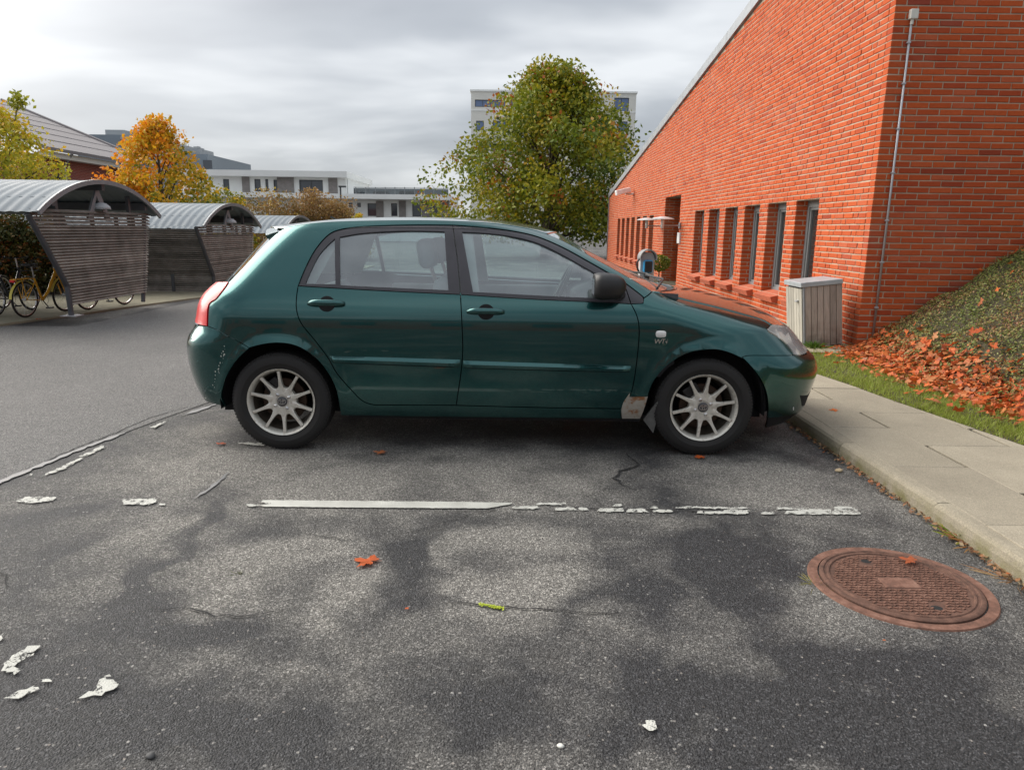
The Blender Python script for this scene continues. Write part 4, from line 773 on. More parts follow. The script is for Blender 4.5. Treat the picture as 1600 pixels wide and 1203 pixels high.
for px_, py_, z, s, lb, rz in ((578, 877, .014, .08, 'large orange maple leaf lying flat on bare asphalt beyond the crack', 1.1), (597, 707, .012, .06, 'orange maple leaf on the asphalt below the rear door of the car', 1.4), (345, 694, .012, .04, 'small orange leaf on asphalt behind the rear wheel', 0), (1096, 714, .012, .05, 'orange leaf touching the asphalt under the front tyre', 2), (1424, 876, .028, .05, 'orange leaf lying on the edge of the rusty manhole cover', .8), (1305, 641, .106, .05, 'single orange leaf on the pavement slab before the car bumper', 1.5), (60, 499, .04, .06, 'reddish leaf on the concrete apron before the yellow bicycle', 1)):
    x, y, _ = onz(px_, py_, z - .004); leaf(x, y, z, s, lb, None, .08, rz=rz)
for px_, py_, s in ((635, 953, .012), (1380, 1003, .009)): x, y, _ = onz(px_, py_); leaf(x, y, .009, s, 'tiny tan leaf scrap lying on the dark asphalt of the empty bay', 'tan leaf scraps on the bay')
i = 0
while i < 285:
    y = random.uniform(3.35, 8.0); t0 = float(np.interp(y, ty_, tx)); u = random.random()
    d = random.gauss(.20, .21) if u < .78 else (random.uniform(-.5, .0) if u < .87 else random.uniform(.4, 2.2)); x = t0 + d
    if x < np.interp(y, ey, ex) + .08 or x > 6.4: continue
    z = float(mound_z(x, y)); gx = (float(mound_z(x + .05, y)) - float(mound_z(x - .05, y))) / .1; up = (-gx, 0, 1)
    if d > .3: lb, gp, zz = 'orange leaf caught on the creeping shrubs of the mound', 'leaves scattered over the mound', z + .055
    elif d < -.12: lb, gp, zz = 'orange brown leaf lying in the green verge grass', 'leaves in the verge grass', z + .03
    else: lb, gp, zz = 'orange red maple leaf in the drift at the foot of the mound', 'leaf drift along the mound', z + random.uniform(.015, .06)
    leaf(x, y, zz, random.uniform(.04, .07), lb, gp, .45, up); i += 1
# the finer litter between them
n = 4600; y = rng.uniform(3.2, 8.0, n); x = np.interp(y, ty_, tx) + rng.normal(.14, .17, n); k = x > np.interp(y, ey, ex) + .02; x, y = x[k], y[k]; n = len(x); z = mound_z(x, y) + rng.uniform(.0, .03, n)
me = fast_mesh('leaf_litter', leaf_quads(np.stack([x, y, z], 1), rng.normal(0, .5, (n, 3)) + np.array([-.3, 0, 1]), rng.uniform(.014, .042, n), .75), 4); attr_rnd(me, rng.uniform(0, 1, n)); LIT = foliage_mat('litter_scraps', [(0, (.26, .06, .02)), (.3, (.46, .085, .02)), (.6, (.58, .14, .03)), (.8, (.44, .17, .06)), (1, (.24, .10, .05))], .2)
lo_ = link('leaf_litter', me, LIT); tag(lo_, 'small torn scraps of orange leaves at the foot of the mound', 'leaf litter', kind='stuff')
n = 520; y = rng.uniform(2.4, 5.2, n); x = KX - .012 * (y - 3.5) * .6 - np.abs(rng.normal(0, .028, n)) + .005; z = np.full(n, .007) + rng.uniform(0, .012, n)
me = fast_mesh('gutter_litter', leaf_quads(np.stack([x, y, z], 1), rng.normal(0, .35, (n, 3)) + np.array([-.2, 0, 1]), rng.uniform(.005, .017, n), .6), 4); attr_rnd(me, rng.uniform(0, 1, n)); lo2 = link('gutter_litter', me, foliage_mat('gutter_scraps', [(0, (.10, .05, .03)), (.4, (.26, .12, .05)), (.75, (.30, .22, .12)), (1, (.36, .10, .03))], .2)); tag(lo2, 'brown crumbs of leaves gathered along the foot of the kerb', 'leaf litter', kind='stuff')
# weeds and moss
def tuft(px_, py_, z, n, h, spread, stops, label, name='weed'):
    x0, y0, _ = onz(px_, py_, z); V = []; 
    for _i in range(n):
        a = random.uniform(0, 6.28); r = abs(random.gauss(0, spread)); bx, by = x0 + r * .4 * math.cos(a), y0 + r * .4 * math.sin(a); hh = h * random.uniform(.4, 1); w = h * .09
        V += [(bx - w * math.sin(a), by + w * math.cos(a), z - .003), (bx + w * math.sin(a), by - w * math.cos(a), z - .003), (bx + r * math.cos(a) + w * math.sin(a), by + r * math.sin(a) - w * math.cos(a), z + hh * .8), (bx + 1.5 * r * math.cos(a), by + 1.5 * r * math.sin(a), z + hh)]
    me = fast_mesh(name, V, 4); attr_rnd(me, rng.uniform(0, 1, n)); o = link(name, me, foliage_mat(name + '_green', stops, .3)); tag(o, label, 'plant'); return o
tuft(1507, 842, .0, 90, .05, .045, [(0, (.10, .17, .02)), (.7, (.26, .28, .03)), (1, (.30, .20, .04))], 'yellow green weed tuft growing between kerb and asphalt'); tuft(1272, 545, .1, 160, .09, .06, [(0, (.05, .11, .015)), (1, (.14, .22, .03))], 'fresh green tuft at the foot of the timber bin cabinet'); tuft(374, 897, 0, 24, .012, .012, [(0, (.06, .08, .02)), (1, (.10, .10, .03))], 'tiny dull weed rosette in the asphalt of the empty bay'); tuft(1272, 911, 0, 40, .01, .03, [(0, (.25, .2, .03)), (1, (.3, .28, .05))], 'yellow moss beside the rusty manhole cover', 'moss')
tuft(1520, 850, 0, 60, .035, .05, [(0, (.35, .12, .03)), (1, (.4, .22, .08))], 'dry orange plant scraps around the weed at the kerb', 'dry_scraps')
tuft(1585, 905, 0, 50, .02, .06, [(0, (.35, .16, .06)), (1, (.4, .30, .15))], 'dry tan plant scraps in the gutter past the manhole', 'dry_scraps')
V = []; a0, b0 = onz(748, 946), onz(787, 953)
for _i in range(150):
    t = random.random(); x = a0[0] + (b0[0] - a0[0]) * t; y = a0[1] + (b0[1] - a0[1]) * t + random.gauss(0, .0045); s = .004; V += [(x - s, y, .006), (x, y - s, .008), (x + s, y, .011), (x, y + s, .008)]
me = fast_mesh('moss', V, 4); attr_rnd(me, rng.uniform(0, 1, 150)); tag(link('moss', me, foliage_mat('moss_yellow', [(0, (.26, .33, .01)), (1, (.45, .52, .03))], .1)), 'bright yellow green moss streak in a crack of the bay', 'moss')
def stone(px_, py_, r, label, c):
    x, y, _ = onz(px_, py_); bm = bmesh.new(); bmesh.ops.create_icosphere(bm, subdivisions=2, radius=r)
    for v in bm.verts: v.co *= random.uniform(.8, 1.15); v.co.z *= .55
    me = bpy.data.meshes.new('stone'); bm.to_mesh(me); bm.free(); me.shade_smooth(); tag(link('stone', me, plain('stone_' + label[:9], c, .85), None, (x, y, r * .4)), label, 'stone')
stone(1311, 737, .022, 'rounded tan stone on asphalt beside the kerb', (.38, .30, .19)); stone(876, 1167, .010, 'small white pebble on bare asphalt near a lone white paint chip', (.6, .6, .55)); stone(235, 1182, .012, 'small dark grey stone on asphalt near the torn white paint marks', (.08, .08, .08))
# ---------------------------------------------------------------- manhole cover
def rust_iron():
    m = NT('rusty_cast_iron'); p = m.pos(obj=True); n = m.noise(p, 26, 6, .7); return m.set(base=m.ramp(n, (.28, (.085, .045, .032)), (.5, (.175, .085, .058)), (.72, (.26, .145, .105))), rough=.85, metal=.15, normal=m.bump(m.noise(p, 220, 4), .5, .003))
IRON = rust_iron(); mh = empty('manhole_cover', (1.548, 2.615, 0)); tag(mh, 'round rusty cast-iron manhole cover set in the asphalt', 'manhole cover')
MB().lathe([(.345, -.01), (.335, .006), (.300, .006), (.298, -.012)], 72).build('frame_ring', IRON, mh, angle=40)
IRONP = IRON.copy(); IRONP.name = 'rusty_cover_plate'
for _e, _k in zip([n_ for n_ in IRONP.node_tree.nodes if n_.type == 'VALTORGB'][0].color_ramp.elements, ((.05, .028, .02), (.115, .058, .04), (.19, .10, .07))): _e.color = (*_k, 1)
cv = MB().lathe([(.294, -.012), (.294, .010), (.288, .014), (.278, .014), (.274, .010), (.266, .010), (.262, .014), (.256, .014), (.253, .009), (0, .009)], 72).build('cover_plate', IRONP, mh, angle=40)
tr = MB(); pitch = .0195
for iy in range(-14, 15):
    for ix in range(-14, 15):
        x = (ix + (iy % 2) * .5) * pitch; y = iy * pitch
        if x * x + y * y > .243 ** 2 or (abs(x) < .075 and abs(y) < .045): continue
        if math.hypot(x + .055, y - .175) < .03 or math.hypot(x - .055, y + .175) < .03: continue
        a = 0.5 if (ix + iy) % 2 else -.5; M = Matrix.Translation((x, y, .009)) @ Matrix.Rotation(a, 4, 'Z'); tr.box(-.0078, .0078, -.0036, .0036, -.001, .0036, M)
o = tr.build('raised_tread', IRON, cv); tag(o, kind='stuff')
MB().box(-.07, .07, -.04, .04, .0085, .0115).build('centre_plate', IRON, cv, bevel=.002)
for sx_ in (-1, 1): MB().lathe([(.0, .0096), (.021, .0096)], 18, Matrix.Translation((sx_ * .04, -sx_ * .19, 0)) @ Matrix.Diagonal((1, .8, 1, 1))).build('lifting_hole', CRACK, cv)
# ================================================================ brick hall on the right
XF = 3.9; Y0 = 8.05; Y1 = 30.3; CO = .0667; BL = .24; MORT = .0135
def brick_col(m, r, p):
    c = m.ramp(r, (0, (.24, .042, .020)), (.04, (.38, .062, .021)), (.45, (.47, .086, .0225)), (.8, (.52, .101, .0265)), (.98, (.48, .11, .045)), (1, (.30, .06, .035)))
    c = m.mix(m.ramp(m.noise(p, 40, 5, .7), (.4, 0.), (.75, .35)), c, (.28, .045, .02)); return c
def brick_mat(name, obj):
    m = NT(name); p = m.pos(); r = m.n('ShaderNodeObjectInfo').outputs['Random'] if obj else m.attr('rnd'); c = brick_col(m, r, p)
    haze = m.ramp(m.noise(p, 1.1, 5, .6), (.55, 0.), (.8, .22)); c = m.mix(haze, c, (.42, .26, .2))
    return m.set(base=c, rough=.88, normal=m.bump(m.math('ADD', m.noise(p, 110, 5, .7), m.noise(p, 24, 2)), .55, .006), spec=.25)
BRK = brick_mat('red_brick', False); BRKO = brick_mat('red_brick_single', True); MORTAR = plain('mortar', (.44, .355, .265), .95, var=.18, scale=5, bump=.4, bscale=90)
ZINC = plain('zinc_flashing', (.30, .32, .34), .5, .5, var=.15); FRAMEM = plain('grey_window_frame', (.20, .215, .22), .5); SILLM = plain('sill_brick', (.42, .10, .045), .9, var=.25, scale=14, bump=.4)
def roof_z(y): return 2.79 + (29.7 - y) * .1285
WIN = [(9.455 + 1.132 * i, 9.455 + 1.132 * i + .765) for i in range(6)]; WIN2 = [(20.55 + 1.075 * i, 20.55 + 1.075 * i + .68) for i in range(7)]; WZ0, WZ1 = .467, 1.80
DOOR = (17.32, 19.1, -.05, 2.22)
OPEN = [(a, b, WZ0, WZ1) for a, b in WIN + WIN2] + [DOOR]
hall = empty('brick_hall', (0, 0, 0)); tag(hall, 'low orange-red brick building with slit windows and a sloping roof edge', 'building')
def cells(u0, u1, z0, z1, openings, topf=None):
    us = sorted({u0, u1, *[o[0] for o in openings], *[o[1] for o in openings]}); zs = sorted({z0, z1, *[o[2] for o in openings], *[o[3] for o in openings]}); out = []
    for a, b in zip(us[:-1], us[1:]):
        for c, d in zip(zs[:-1], zs[1:]):
            mu, mz = (a + b) / 2, (c + d) / 2
            if not any(o[0] < mu < o[1] and o[2] < mz < o[3] for o in openings): out.append((a, b, c, d))
    return out
RV = .27          # depth of the window reveals
mw = MB()
for a, b, c, d in cells(Y0 + .004, Y1, -.3, 2.4, OPEN): mw.box(XF + .0055, XF + RV, a, b, c, d)
V = [(XF + .0055, Y0 + .004, 2.4), (XF + .0055, Y1, 2.4), (XF + .0055, Y1, roof_z(Y1)), (XF + .0055, Y0 + .004, roof_z(Y0))]; mw.add(V + [(XF + RV, y, z) for x, y, z in V], [(0, 3, 2, 1), (4, 5, 6, 7), (2, 3, 7, 6), (0, 4, 7, 3), (1, 2, 6, 5)])
mw.box(XF + .0058, 13, Y0 + .0055, Y0 + RV, -.3, 6.4)
mw.build('wall_core', MORTAR, hall)
MB().box(XF + RV + 1.2, 12.8, Y0 + 1.6, Y1 - .1, -.2, 2.6).build('room_core', plain('dark_room', (.03, .03, .032), .9), hall)
BV = []; BR = []; singles = []
def brick_box(u0, u1, z0, z1, put, depth=.055):
    j = lambda s: random.gauss(0, s)
    f0 = -abs(j(.0022)); q = [(u0 + j(.0012), z0 + j(.0012)), (u1 + j(.0012), z0 + j(.0012)), (u1 + j(.0012), z1 + j(.0012)), (u0 + j(.0012), z1 + j(.0012))]; c = .0035
    fr = [put(u + (c if i in (0, 3) else -c), z + (c if i < 2 else -c), f0) for i, (u, z) in enumerate(q)]; md_ = [put(u, z, f0 + .004) for u, z in q]; bk = [put(u, z, depth) for u, z in q]
    for fc in ([fr[0], fr[1], fr[2], fr[3]], [md_[0], md_[1], fr[1], fr[0]], [md_[1], md_[2], fr[2], fr[1]], [md_[2], md_[3], fr[3], fr[2]], [md_[3], md_[0], fr[0], fr[3]], [bk[0], bk[1], md_[1], md_[0]], [bk[1], bk[2], md_[2], md_[1]], [bk[2], bk[3], md_[3], md_[2]], [bk[3], bk[0], md_[0], md_[3]]): BV.extend(fc)
    r = min(.95, max(.06, random.gauss(.5, .22))); r = random.choice((.02, .99, .05)) if random.random() < .012 else r; BR.extend([r] * 9)
def courses(u0, u1, z0, topf, openings, put, start, pattern):
    k = int(z0 / CO); z = k * CO
    while z < topf(u0) or z < topf(u1):
        za, zb = z + MORT / 2, z + CO - MORT / 2; u = u0; first = start(k)
        seq = first
        ends = []
        while u < u1 - .02:
            L = seq if seq else pattern(k, len(ends)); seq = None; ends.append((u, min(u1, u + L))); u += L
        for a, b in ends:
            a2, b2 = a + (MORT / 2 if a > u0 + .001 else 0), b - (MORT / 2 if b < u1 - .001 else 0); parts = [(a2, b2)]
            for o in openings:
                if o[2] < (za + zb) / 2 < o[3]:
                    nx = []
                    for p, q in parts:
                        if q <= o[0] or p >= o[1]: nx.append((p, q))
                        else:
                            if p < o[0]: nx.append((p, o[0]))
                            if q > o[1]: nx.append((o[1], q))
                    parts = nx
            for p, q in parts:
                if q - p > .02 and zb < topf((p + q) / 2): yield p, q, za, zb, k
        k += 1; z = k * CO
# long wall (faces left)
putF = lambda u, z, d: (XF + d, u, z)
for p, q, za, zb, k in courses(Y0 + .118, Y1, -.06, lambda u: roof_z(u) - .02, OPEN, putF, lambda k: (.12, .24, .18)[k % 3], lambda k, i: .24 if (i + k) % 3 else .12): brick_box(p, q, za, zb, putF)
# jambs and heads of the openings
def jamb(yj, sgn, z0, z1, depth):
    pj = lambda u, z, d: (u, yj + sgn * d, z)
    k = int(round(z0 / CO))
    while (k + 1) * CO < z1 + .02:
        za, zb = k * CO + MORT / 2, (k + 1) * CO - MORT / 2; a = XF - .003 + (0 if k % 2 else .12)
        for p, q in ([(XF + .003, a - MORT / 2)] if k % 2 == 0 else []) + [(a + MORT / 2, min(XF + depth, a + .228)), (a + .24, XF + depth)]:
            if q - p > .015: brick_box(p, q, za, zb, pj, .03)
        k += 1
for a, b in WIN + WIN2: jamb(b - .004, 1, WZ0, WZ1, RV - .08)
jamb(DOOR[1] - .004, 1, -.05, DOOR[3], 1.5)
# gable (faces the car park)
gx = 3.9
class Sink: pass
putE = lambda u, z, d: (u, Y0 + d, z)
allb = list(courses(XF, 9.0, -.06, lambda u: 6.3, [], putE, lambda k: .12 if k % 2 else .24, lambda k, i: .24))
allb.sort(key=lambda t: (t[0] - 4.2) ** 2 * 1.1 + (t[2] - 2.1) ** 2 * .55); single = [t for t in allb if t[0] > XF + .05 and t[1] - t[0] > .2 and t[2] > mound_z(np.array(t[0]), np.array(8.0)) - .1][:280]; sset = set(single)
BV2 = []; BR2 = []
for t in allb:
    if t not in sset: brick_box(t[0], t[1], t[2], t[3], putE, .108 if t[0] < XF + .01 else .055)
me = fast_mesh('bricks', np.array(BV), 4); attr_rnd(me, BR); o = link('bricks', me, BRK, hall); tag(o, kind='stuff')
gable = empty('gable_wall', (0, 0, 0)); gable.parent = hall
BV.clear(); BR.clear(); bms = []
for v in range(5):
    BV.clear(); brick_box(-.114, .114, 0, CO - MORT, lambda u, z, d: (u, d, z)); me = fast_mesh('brick', np.array(BV), 4); me.materials.append(BRKO); bms.append(me)
for t in single: link('brick', random.choice(bms), None, gable, ((t[0] + t[1]) / 2, Y0, t[2]))
# windows
for i, (a, b) in enumerate(WIN + WIN2):
    w = empty('window', (XF + RV - .08, (a + b) / 2, WZ0)); w.parent = hall; hw = (b - a) / 2; H = WZ1 - WZ0; f = MB()
    for y0, y1, z0, z1 in ((-hw, -hw + .07, 0, H), (hw - .07, hw, 0, H), (-hw + .07, hw - .07, H - .09, H), (-hw + .07, hw - .07, 0, .075)): f.box(-.03, .04, y0, y1, z0, z1)
    for y0, y1, z0, z1 in ((-hw + .07, -hw + .105, .075, H - .09), (hw - .105, hw - .07, .075, H - .09), (-hw + .105, hw - .105, H - .125, H - .09), (-hw + .105, hw - .105, .075, .11)): f.box(-.012, .03, y0, y1, z0, z1)
    f.build('window_frame', FRAMEM, w); MB().add([(.01, -hw + .1, .1), (.01, hw - .1, .1), (.01, hw - .1, H - .1), (.01, -hw + .1, H - .1)], [(3, 2, 1, 0)]).build('pane', WGLASS, w)
    s = MB(); V = [(-.27, -hw + .01, -.115), (-.27, hw - .01, -.115), (-.30, hw - .01, -.03), (-.30, -hw + .01, -.03), (-.03, -hw + .01, .035), (-.03, hw - .01, .035), (-.03, hw - .01, -.115), (-.03, -hw + .01, -.115)]
    s.add(V, [(0, 1, 2, 3), (3, 2, 5, 4), (4, 5, 6, 7), (7, 6, 1, 0), (0, 3, 4, 7), (1, 6, 5, 2)][:6]); s.f = [f_[::-1] for f_ in s.f]; s.build('sill', SILLM, w, bevel=.004)
dr = empty('door', (XF + 1.5, (DOOR[0] + DOOR[1]) / 2, 0)); dr.parent = hall
d = MB().box(0, .06, -.88, .88, -.05, 2.22).build('door_leaf', plain('dark_door', (.05, .055, .06), .5), dr); MB().box(-.05, 0, -.5, -.47, .9, 1.1).build('handle', CHROME, d)
MB().box(XF + .05, XF + 1.5, DOOR[0], DOOR[1], DOOR[3] + .002, DOOR[3] + .1).build('door_head', MORTAR, hall); MB().box(XF + RV, XF + 1.5, DOOR[0] - .2, DOOR[0] - .002, -.2, 2.4).build('porch_wall', MORTAR, hall); MB().box(XF + RV, XF + 1.5, DOOR[1] + .03, DOOR[1] + .3, -.2, 2.4).build('porch_wall', MORTAR, hall)
# roof and edge flashing
rf = MB(); V = []
for x in (XF - .05, 13.2):
    for y, dz in ((Y0 - .12, 0), (Y1 + .05, 0)): V += [(x, y, roof_z(y) - .02), (x, y, roof_z(y) + .16)]
rf.add(V, [(0, 2, 3, 1), (4, 5, 7, 6), (0, 1, 5, 4), (2, 6, 7, 3), (1, 3, 7, 5), (0, 4, 6, 2)]); rf.build('roof', ZINC, hall)
MB().box(XF - .035, XF + .12, Y1 - .002, Y1 + .06, 0, roof_z(Y1) - .03).build('corner_flashing', ZINC, hall)
# things on the wall
GALV = plain('galvanised_steel', (.42, .43, .45), .45, .6, var=.1); WHITEP = plain('white_plastic', (.7, .7, .68), .5)
cp = empty('wall_conduit', (0, 0, 0)); tag(cp, 'grey conduit pipe with white junction box on the brick gable', 'conduit')
MB().tube([(4.07, Y0 - .022, .1), (4.075, Y0 - .022, 3.50)], .0125, 10).build('pipe', GALV, cp, True)
MB().box(4.045, 4.125, Y0 - .055, Y0 - .002, 3.53, 3.625).build('junction_box', plain('cream_plastic', (.62, .62, .56), .5), cp, bevel=.006); MB().tube([(4.078, Y0 - .024, 3.48), (4.08, Y0 - .026, 3.54)], .017, 10).build('gland', plain('cream_gland', (.55, .55, .5), .5), cp)
for z in (.55, 1.05, 1.5, 2.0, 2.45, 2.9, 3.3): MB().box(4.052, 4.09, Y0 - .038, Y0 - .002, z, z + .018).build('clip', GALV, cp, bevel=.003)
for yy, lb in ((17.22, 'flat-disc wall lamp right above the white intercom plate'), (19.25, 'flat-disc wall lamp between the doorway and the security camera')):
    l = empty('wall_lamp', (XF, yy, 1.5)); tag(l, lb, 'lamp'); MB().box(-.03, .0, -.05, .05, -.07, .07).build('wall_plate', GALV, l, bevel=.006); MB().tube([(-.02, 0, 0), (-.40, 0, 0)], .014, 8).build('arm', GALV, l)
    MB().lathe([(.0, .16), (.06, .155), (.22, .12), (.27, .095), (.265, .088), (.1, .10), (0, .1)], 32, Matrix.Translation((-.42, 0, .05))).build('shade', plain('pale_lamp_shade', (.62, .63, .62), .4, .3), l, angle=40); MB().lathe([(0, -.10), (.035, -.10), (.04, .0), (.04, .13)], 16, Matrix.Translation((-.42, 0, .03))).build('glass_tube', plain('opal_glass', (.75, .75, .72), .25), l, True)
MB().box(XF - .035, XF + .004, 17.10, 17.34, 1.09, 1.34).build('entry_panel', plain('white_panel', (.75, .75, .74), .4), None, bevel=.008); tag(bpy.data.objects['entry_panel'], 'small white intercom plate on brick beside the doorway', 'intercom')
sc_ = empty('security_camera', (XF, 24.3, 2.6)); tag(sc_, 'white security camera under the sloping roof edge of the brick hall', 'camera'); MB().tube([(.0, 0, -.05), (-.25, 0, -.05), (-.25, 0, .05)], .03, 8).build('bracket', WHITEP, sc_); MB().box(-.62, -.1, -.08, .08, .03, .19, Matrix.Rotation(-.25, 4, 'Y') @ Matrix.Rotation(.3, 4, 'Z')).build('housing', plain('camera_white', (.85, .85, .84), .4), sc_, bevel=.02)
# ---------------------------------------------------------------- timber bin cabinet
def wood_mat(name, c, lowstain=0.):
    m = NT(name); p = m.pos((14, 14, 1.2), obj=True); r = m.n('ShaderNodeObjectInfo').outputs['Random']; n = m.noise(p, 4, 6, .65, .4)
    col = m.ramp(n, (.25, tuple(x * .6 for x in c)), (.5, c), (.8, tuple(min(1, x * 1.25) for x in c))); col = m.mix(1., col, m.ramp(r, (0, .78), (1, 1.15)), 'MULTIPLY')
    if lowstain:
        g2 = m.pos(obj=True); z = m.n('ShaderNodeSeparateXYZ'); m.L.new(g2, z.inputs[0]); f = m.math('MULTIPLY', m.ramp(z.outputs[2], (.08, 1.), (.32, 0.)), m.ramp(m.noise(g2, 9, 5), (.35, .2), (.6, 1.))); col = m.mix(m.math('MULTIPLY', f, lowstain), col, (.13, .085, .06))
    return m.set(base=col, rough=.85, normal=m.bump(n, .35, .004))
WOODG = wood_mat('weathered_grey_wood', (.38, .31, .26), .75); WOODP = wood_mat('pale_grey_wood', (.42, .40, .34))
bn = empty('bin_cabinet', (3.315, 8.03, .075)); bn.rotation_euler = (0, math.radians(-6.5), 0); tag(bn, 'weathered grey timber bin cabinet with metal lid leaning by the brick wall', 'bin cabinet')
BW, BD, BH = .43, .50, .70
for i in range(6): MB().box(.012 + i * (BW - .012) / 6 + .003, .012 + (i + 1) * (BW - .012) / 6 - .003, 0, .02, .02 + random.uniform(0, .012), BH).build('plank', WOODG, bn, bevel=.003)
fr_ = empty('cabinet_door'); fr_.parent = bn
for i in range(6): MB().box(-.018, .002, .02 + i * (BD - .03) / 6 + .003, .02 + (i + 1) * (BD - .03) / 6 - .003, .03, BH - .02).build('plank', WOODP, fr_, bevel=.003)
MB().box(-.045, -.018, .10, .16, .53, .55).build('handle', GALV, fr_, bevel=.004); MB().box(-.006, .010, -.004, .016, .0, BH).build('corner_post', ZINC, bn); MB().box(.01, BW - .01, .03, BD - .02, .0, BH - .01).build('carcass', plain('dark_inside', (.03, .03, .03), .9), bn)
MB().box(-.035, BW + .0, -.012, BD, BH + .002, BH + .055).build('lid', plain('zinc_lid', (.42, .46, .48), .45, .4, var=.12), bn, bevel=.004)
# ---------------------------------------------------------------- charging post, clipped tree, planter
ev = empty('charging_post', (2.11, 11.5, .09)); tag(ev, 'grey charging post with arched hood and blue-ringed charger', 'charging post'); EVG = plain('post_grey', (.42, .42, .42), .6, var=.1)
pr = [(-.11, 0), (.11, 0), (.11, .84)] + [(.11 * math.cos(t), .84 + .11 * math.sin(t)) for t in np.linspace(.1, math.pi - .1, 9)] + [(-.11, .84)]; R90 = Matrix.Rotation(math.pi / 2, 4, 'X')
MB().prism(pr, -.1, .06, R90).build('post', EVG, ev); n = 14; V = []
for t in np.linspace(-.25, math.pi + .25, n):
    for r in (.118, .135):
        for y in (-.16, .12): V.append((r * math.cos(t), y, .86 + r * math.sin(t)))
MB().add(V, [f for i in range(n - 1) for f in ((4 * i, 4 * i + 4, 4 * i + 5, 4 * i + 1), (4 * i + 2, 4 * i + 3, 4 * i + 7, 4 * i + 6), (4 * i, 4 * i + 2, 4 * i + 6, 4 * i + 4), (4 * i + 1, 4 * i + 5, 4 * i + 7, 4 * i + 3))] + [(0, 1, 3, 2), (4 * n - 4, 4 * n - 2, 4 * n - 1, 4 * n - 3)]).build('hood', plain('hood_grey', (.24, .24, .24), .6), ev, angle=40)
ch = MB().box(-.075, .075, -.16, -.06, .63, .83).build('charger', plain('charger_blue', (.02, .28, .55), .4), ev, bevel=.03); MB().box(-.058, .058, -.175, -.15, .645, .815).build('charger_face', plain('charger_black', (.012, .012, .014), .3), ch, bevel=.02)
MB().box(-.045, .025, -.15, -.07, .52, .63).build('plug_holder', BLACKP, ev, bevel=.01); MB().tube(spline([(-.01, -.14, .58), (.0, -.17, .45), (.01, -.15, .25), (.03, -.16, .02)], 5), .011, 6).build('cable', BLACKP, ev)
MB().tube(spline([(-.1, -.08, .88), (-.165, -.1, .80), (-.16, -.1, .70), (-.12, -.1, .62)], 5), .016, 6).build('cable', BLACKP, ev)
# ================================================================ trees and shrubs
BARK = plain('bark', (.075, .06, .045), .9, var=.3, scale=12, bump=.6, bscale=40)
def crown_mesh(name, clumps, per, leaf, spread, colf, up=.35):
    C = []; cl = []
    for (c, r, b) in clumps:
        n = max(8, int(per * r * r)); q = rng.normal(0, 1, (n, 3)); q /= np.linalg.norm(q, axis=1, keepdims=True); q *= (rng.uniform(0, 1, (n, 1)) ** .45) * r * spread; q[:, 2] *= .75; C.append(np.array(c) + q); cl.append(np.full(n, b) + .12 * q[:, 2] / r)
    C = np.concatenate(C); cl = np.concatenate(cl); n = len(C); N = rng.normal(0, 1, (n, 3)) + np.array([0, 0, up]); me = fast_mesh(name, leaf_quads(C, N, rng.uniform(.6, 1.25, n) * leaf, .62), 4); attr_rnd(me, np.clip(colf(C, cl, n), 0, 1)); return me
def tree(name, base, prof, H, z0, label, mat, nclump, per, leaf, trunk, cr=.13, group=None, seed=1, colf=None, lean=(0, 0), cat='tree', rag=1.):
    """prof: (relative height, radius) of the crown between z0 and H"""
    R = np.random.default_rng(seed); t = empty(name, base); tag(t, label, cat, group); ph = [p[0] for p in prof]; prr = [p[1] for p in prof]; cl = []; lim = []
    for i in range(nclump):
        u = R.uniform(0, 1); rad = np.interp(u, ph, prr); a = R.uniform(0, 6.283); wob = 1 + rag * (.13 * math.sin(3 * a + u * 5 + seed) + .09 * math.sin(5 * a - u * 9) + .05 * math.sin(9 * a + u * 17)); q = R.uniform(.05, 1) ** .42 * rad * wob; z = z0 + u * (H - z0); c = (q * math.cos(a) + lean[0] * u, q * math.sin(a) + lean[1] * u, z); cl.append((c, max(prr) * cr * R.uniform(.65, 1.3), R.normal(.5, .16)))
        if i % 3 == 0: lim.append(c)
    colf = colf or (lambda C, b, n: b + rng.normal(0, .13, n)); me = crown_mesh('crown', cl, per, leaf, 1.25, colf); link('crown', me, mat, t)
    b = MB(); top = Vector((lean[0] * .8, lean[1] * .8, z0 + (H - z0) * .85)); mid = Vector((lean[0] * .2, lean[1] * .2, z0 + (H - z0) * .3)); b.tube([(0, 0, -.1), (0, 0, z0 * .6), mid, (mid + top) / 2, top], [trunk * 1.25, trunk, trunk * .75, trunk * .42, trunk * .1], 8); b.build('trunk', BARK, t, True)
    for i, c in enumerate(lim[:34]):
        c = Vector(c); zs = max(z0 * .75, c.z - Vector((c.x, c.y, 0)).length * .85); zs = min(zs, z0 + (H - z0) * .8); s = Vector((0, 0, zs)); f = max(0, (zs - z0) / (H - z0)); s.x += lean[0] * f; s.y += lean[1] * f; m_ = (s + c) / 2 + Vector((0, 0, .06 * (c - s).length))
        MB().tube([s, m_, c], [trunk * .34 * (1 - f * .6), trunk * .2 * (1 - f * .6), .01], 5).build('limb', BARK, t)
    return t
GREEN = foliage_mat('green_autumn_leaves', [(0, (.045, .075, .010)), (.3, (.105, .15, .012)), (.6, (.215, .235, .014)), (.84, (.36, .29, .015)), (.95, (.32, .13, .015)), (1, (.36, .09, .012))], .3)
YELL = foliage_mat('yellow_green_leaves', [(0, (.16, .19, .03)), (.3, (.34, .36, .035)), (.6, (.58, .50, .04)), (.82, (.68, .43, .03)), (1, (.6, .2, .02))], .35)
ORNG = foliage_mat('orange_gold_leaves', [(0, (.07, .11, .015)), (.3, (.17, .20, .02)), (.5, (.45, .36, .025)), (.75, (.75, .42, .02)), (1, (.72, .24, .02))], .35)
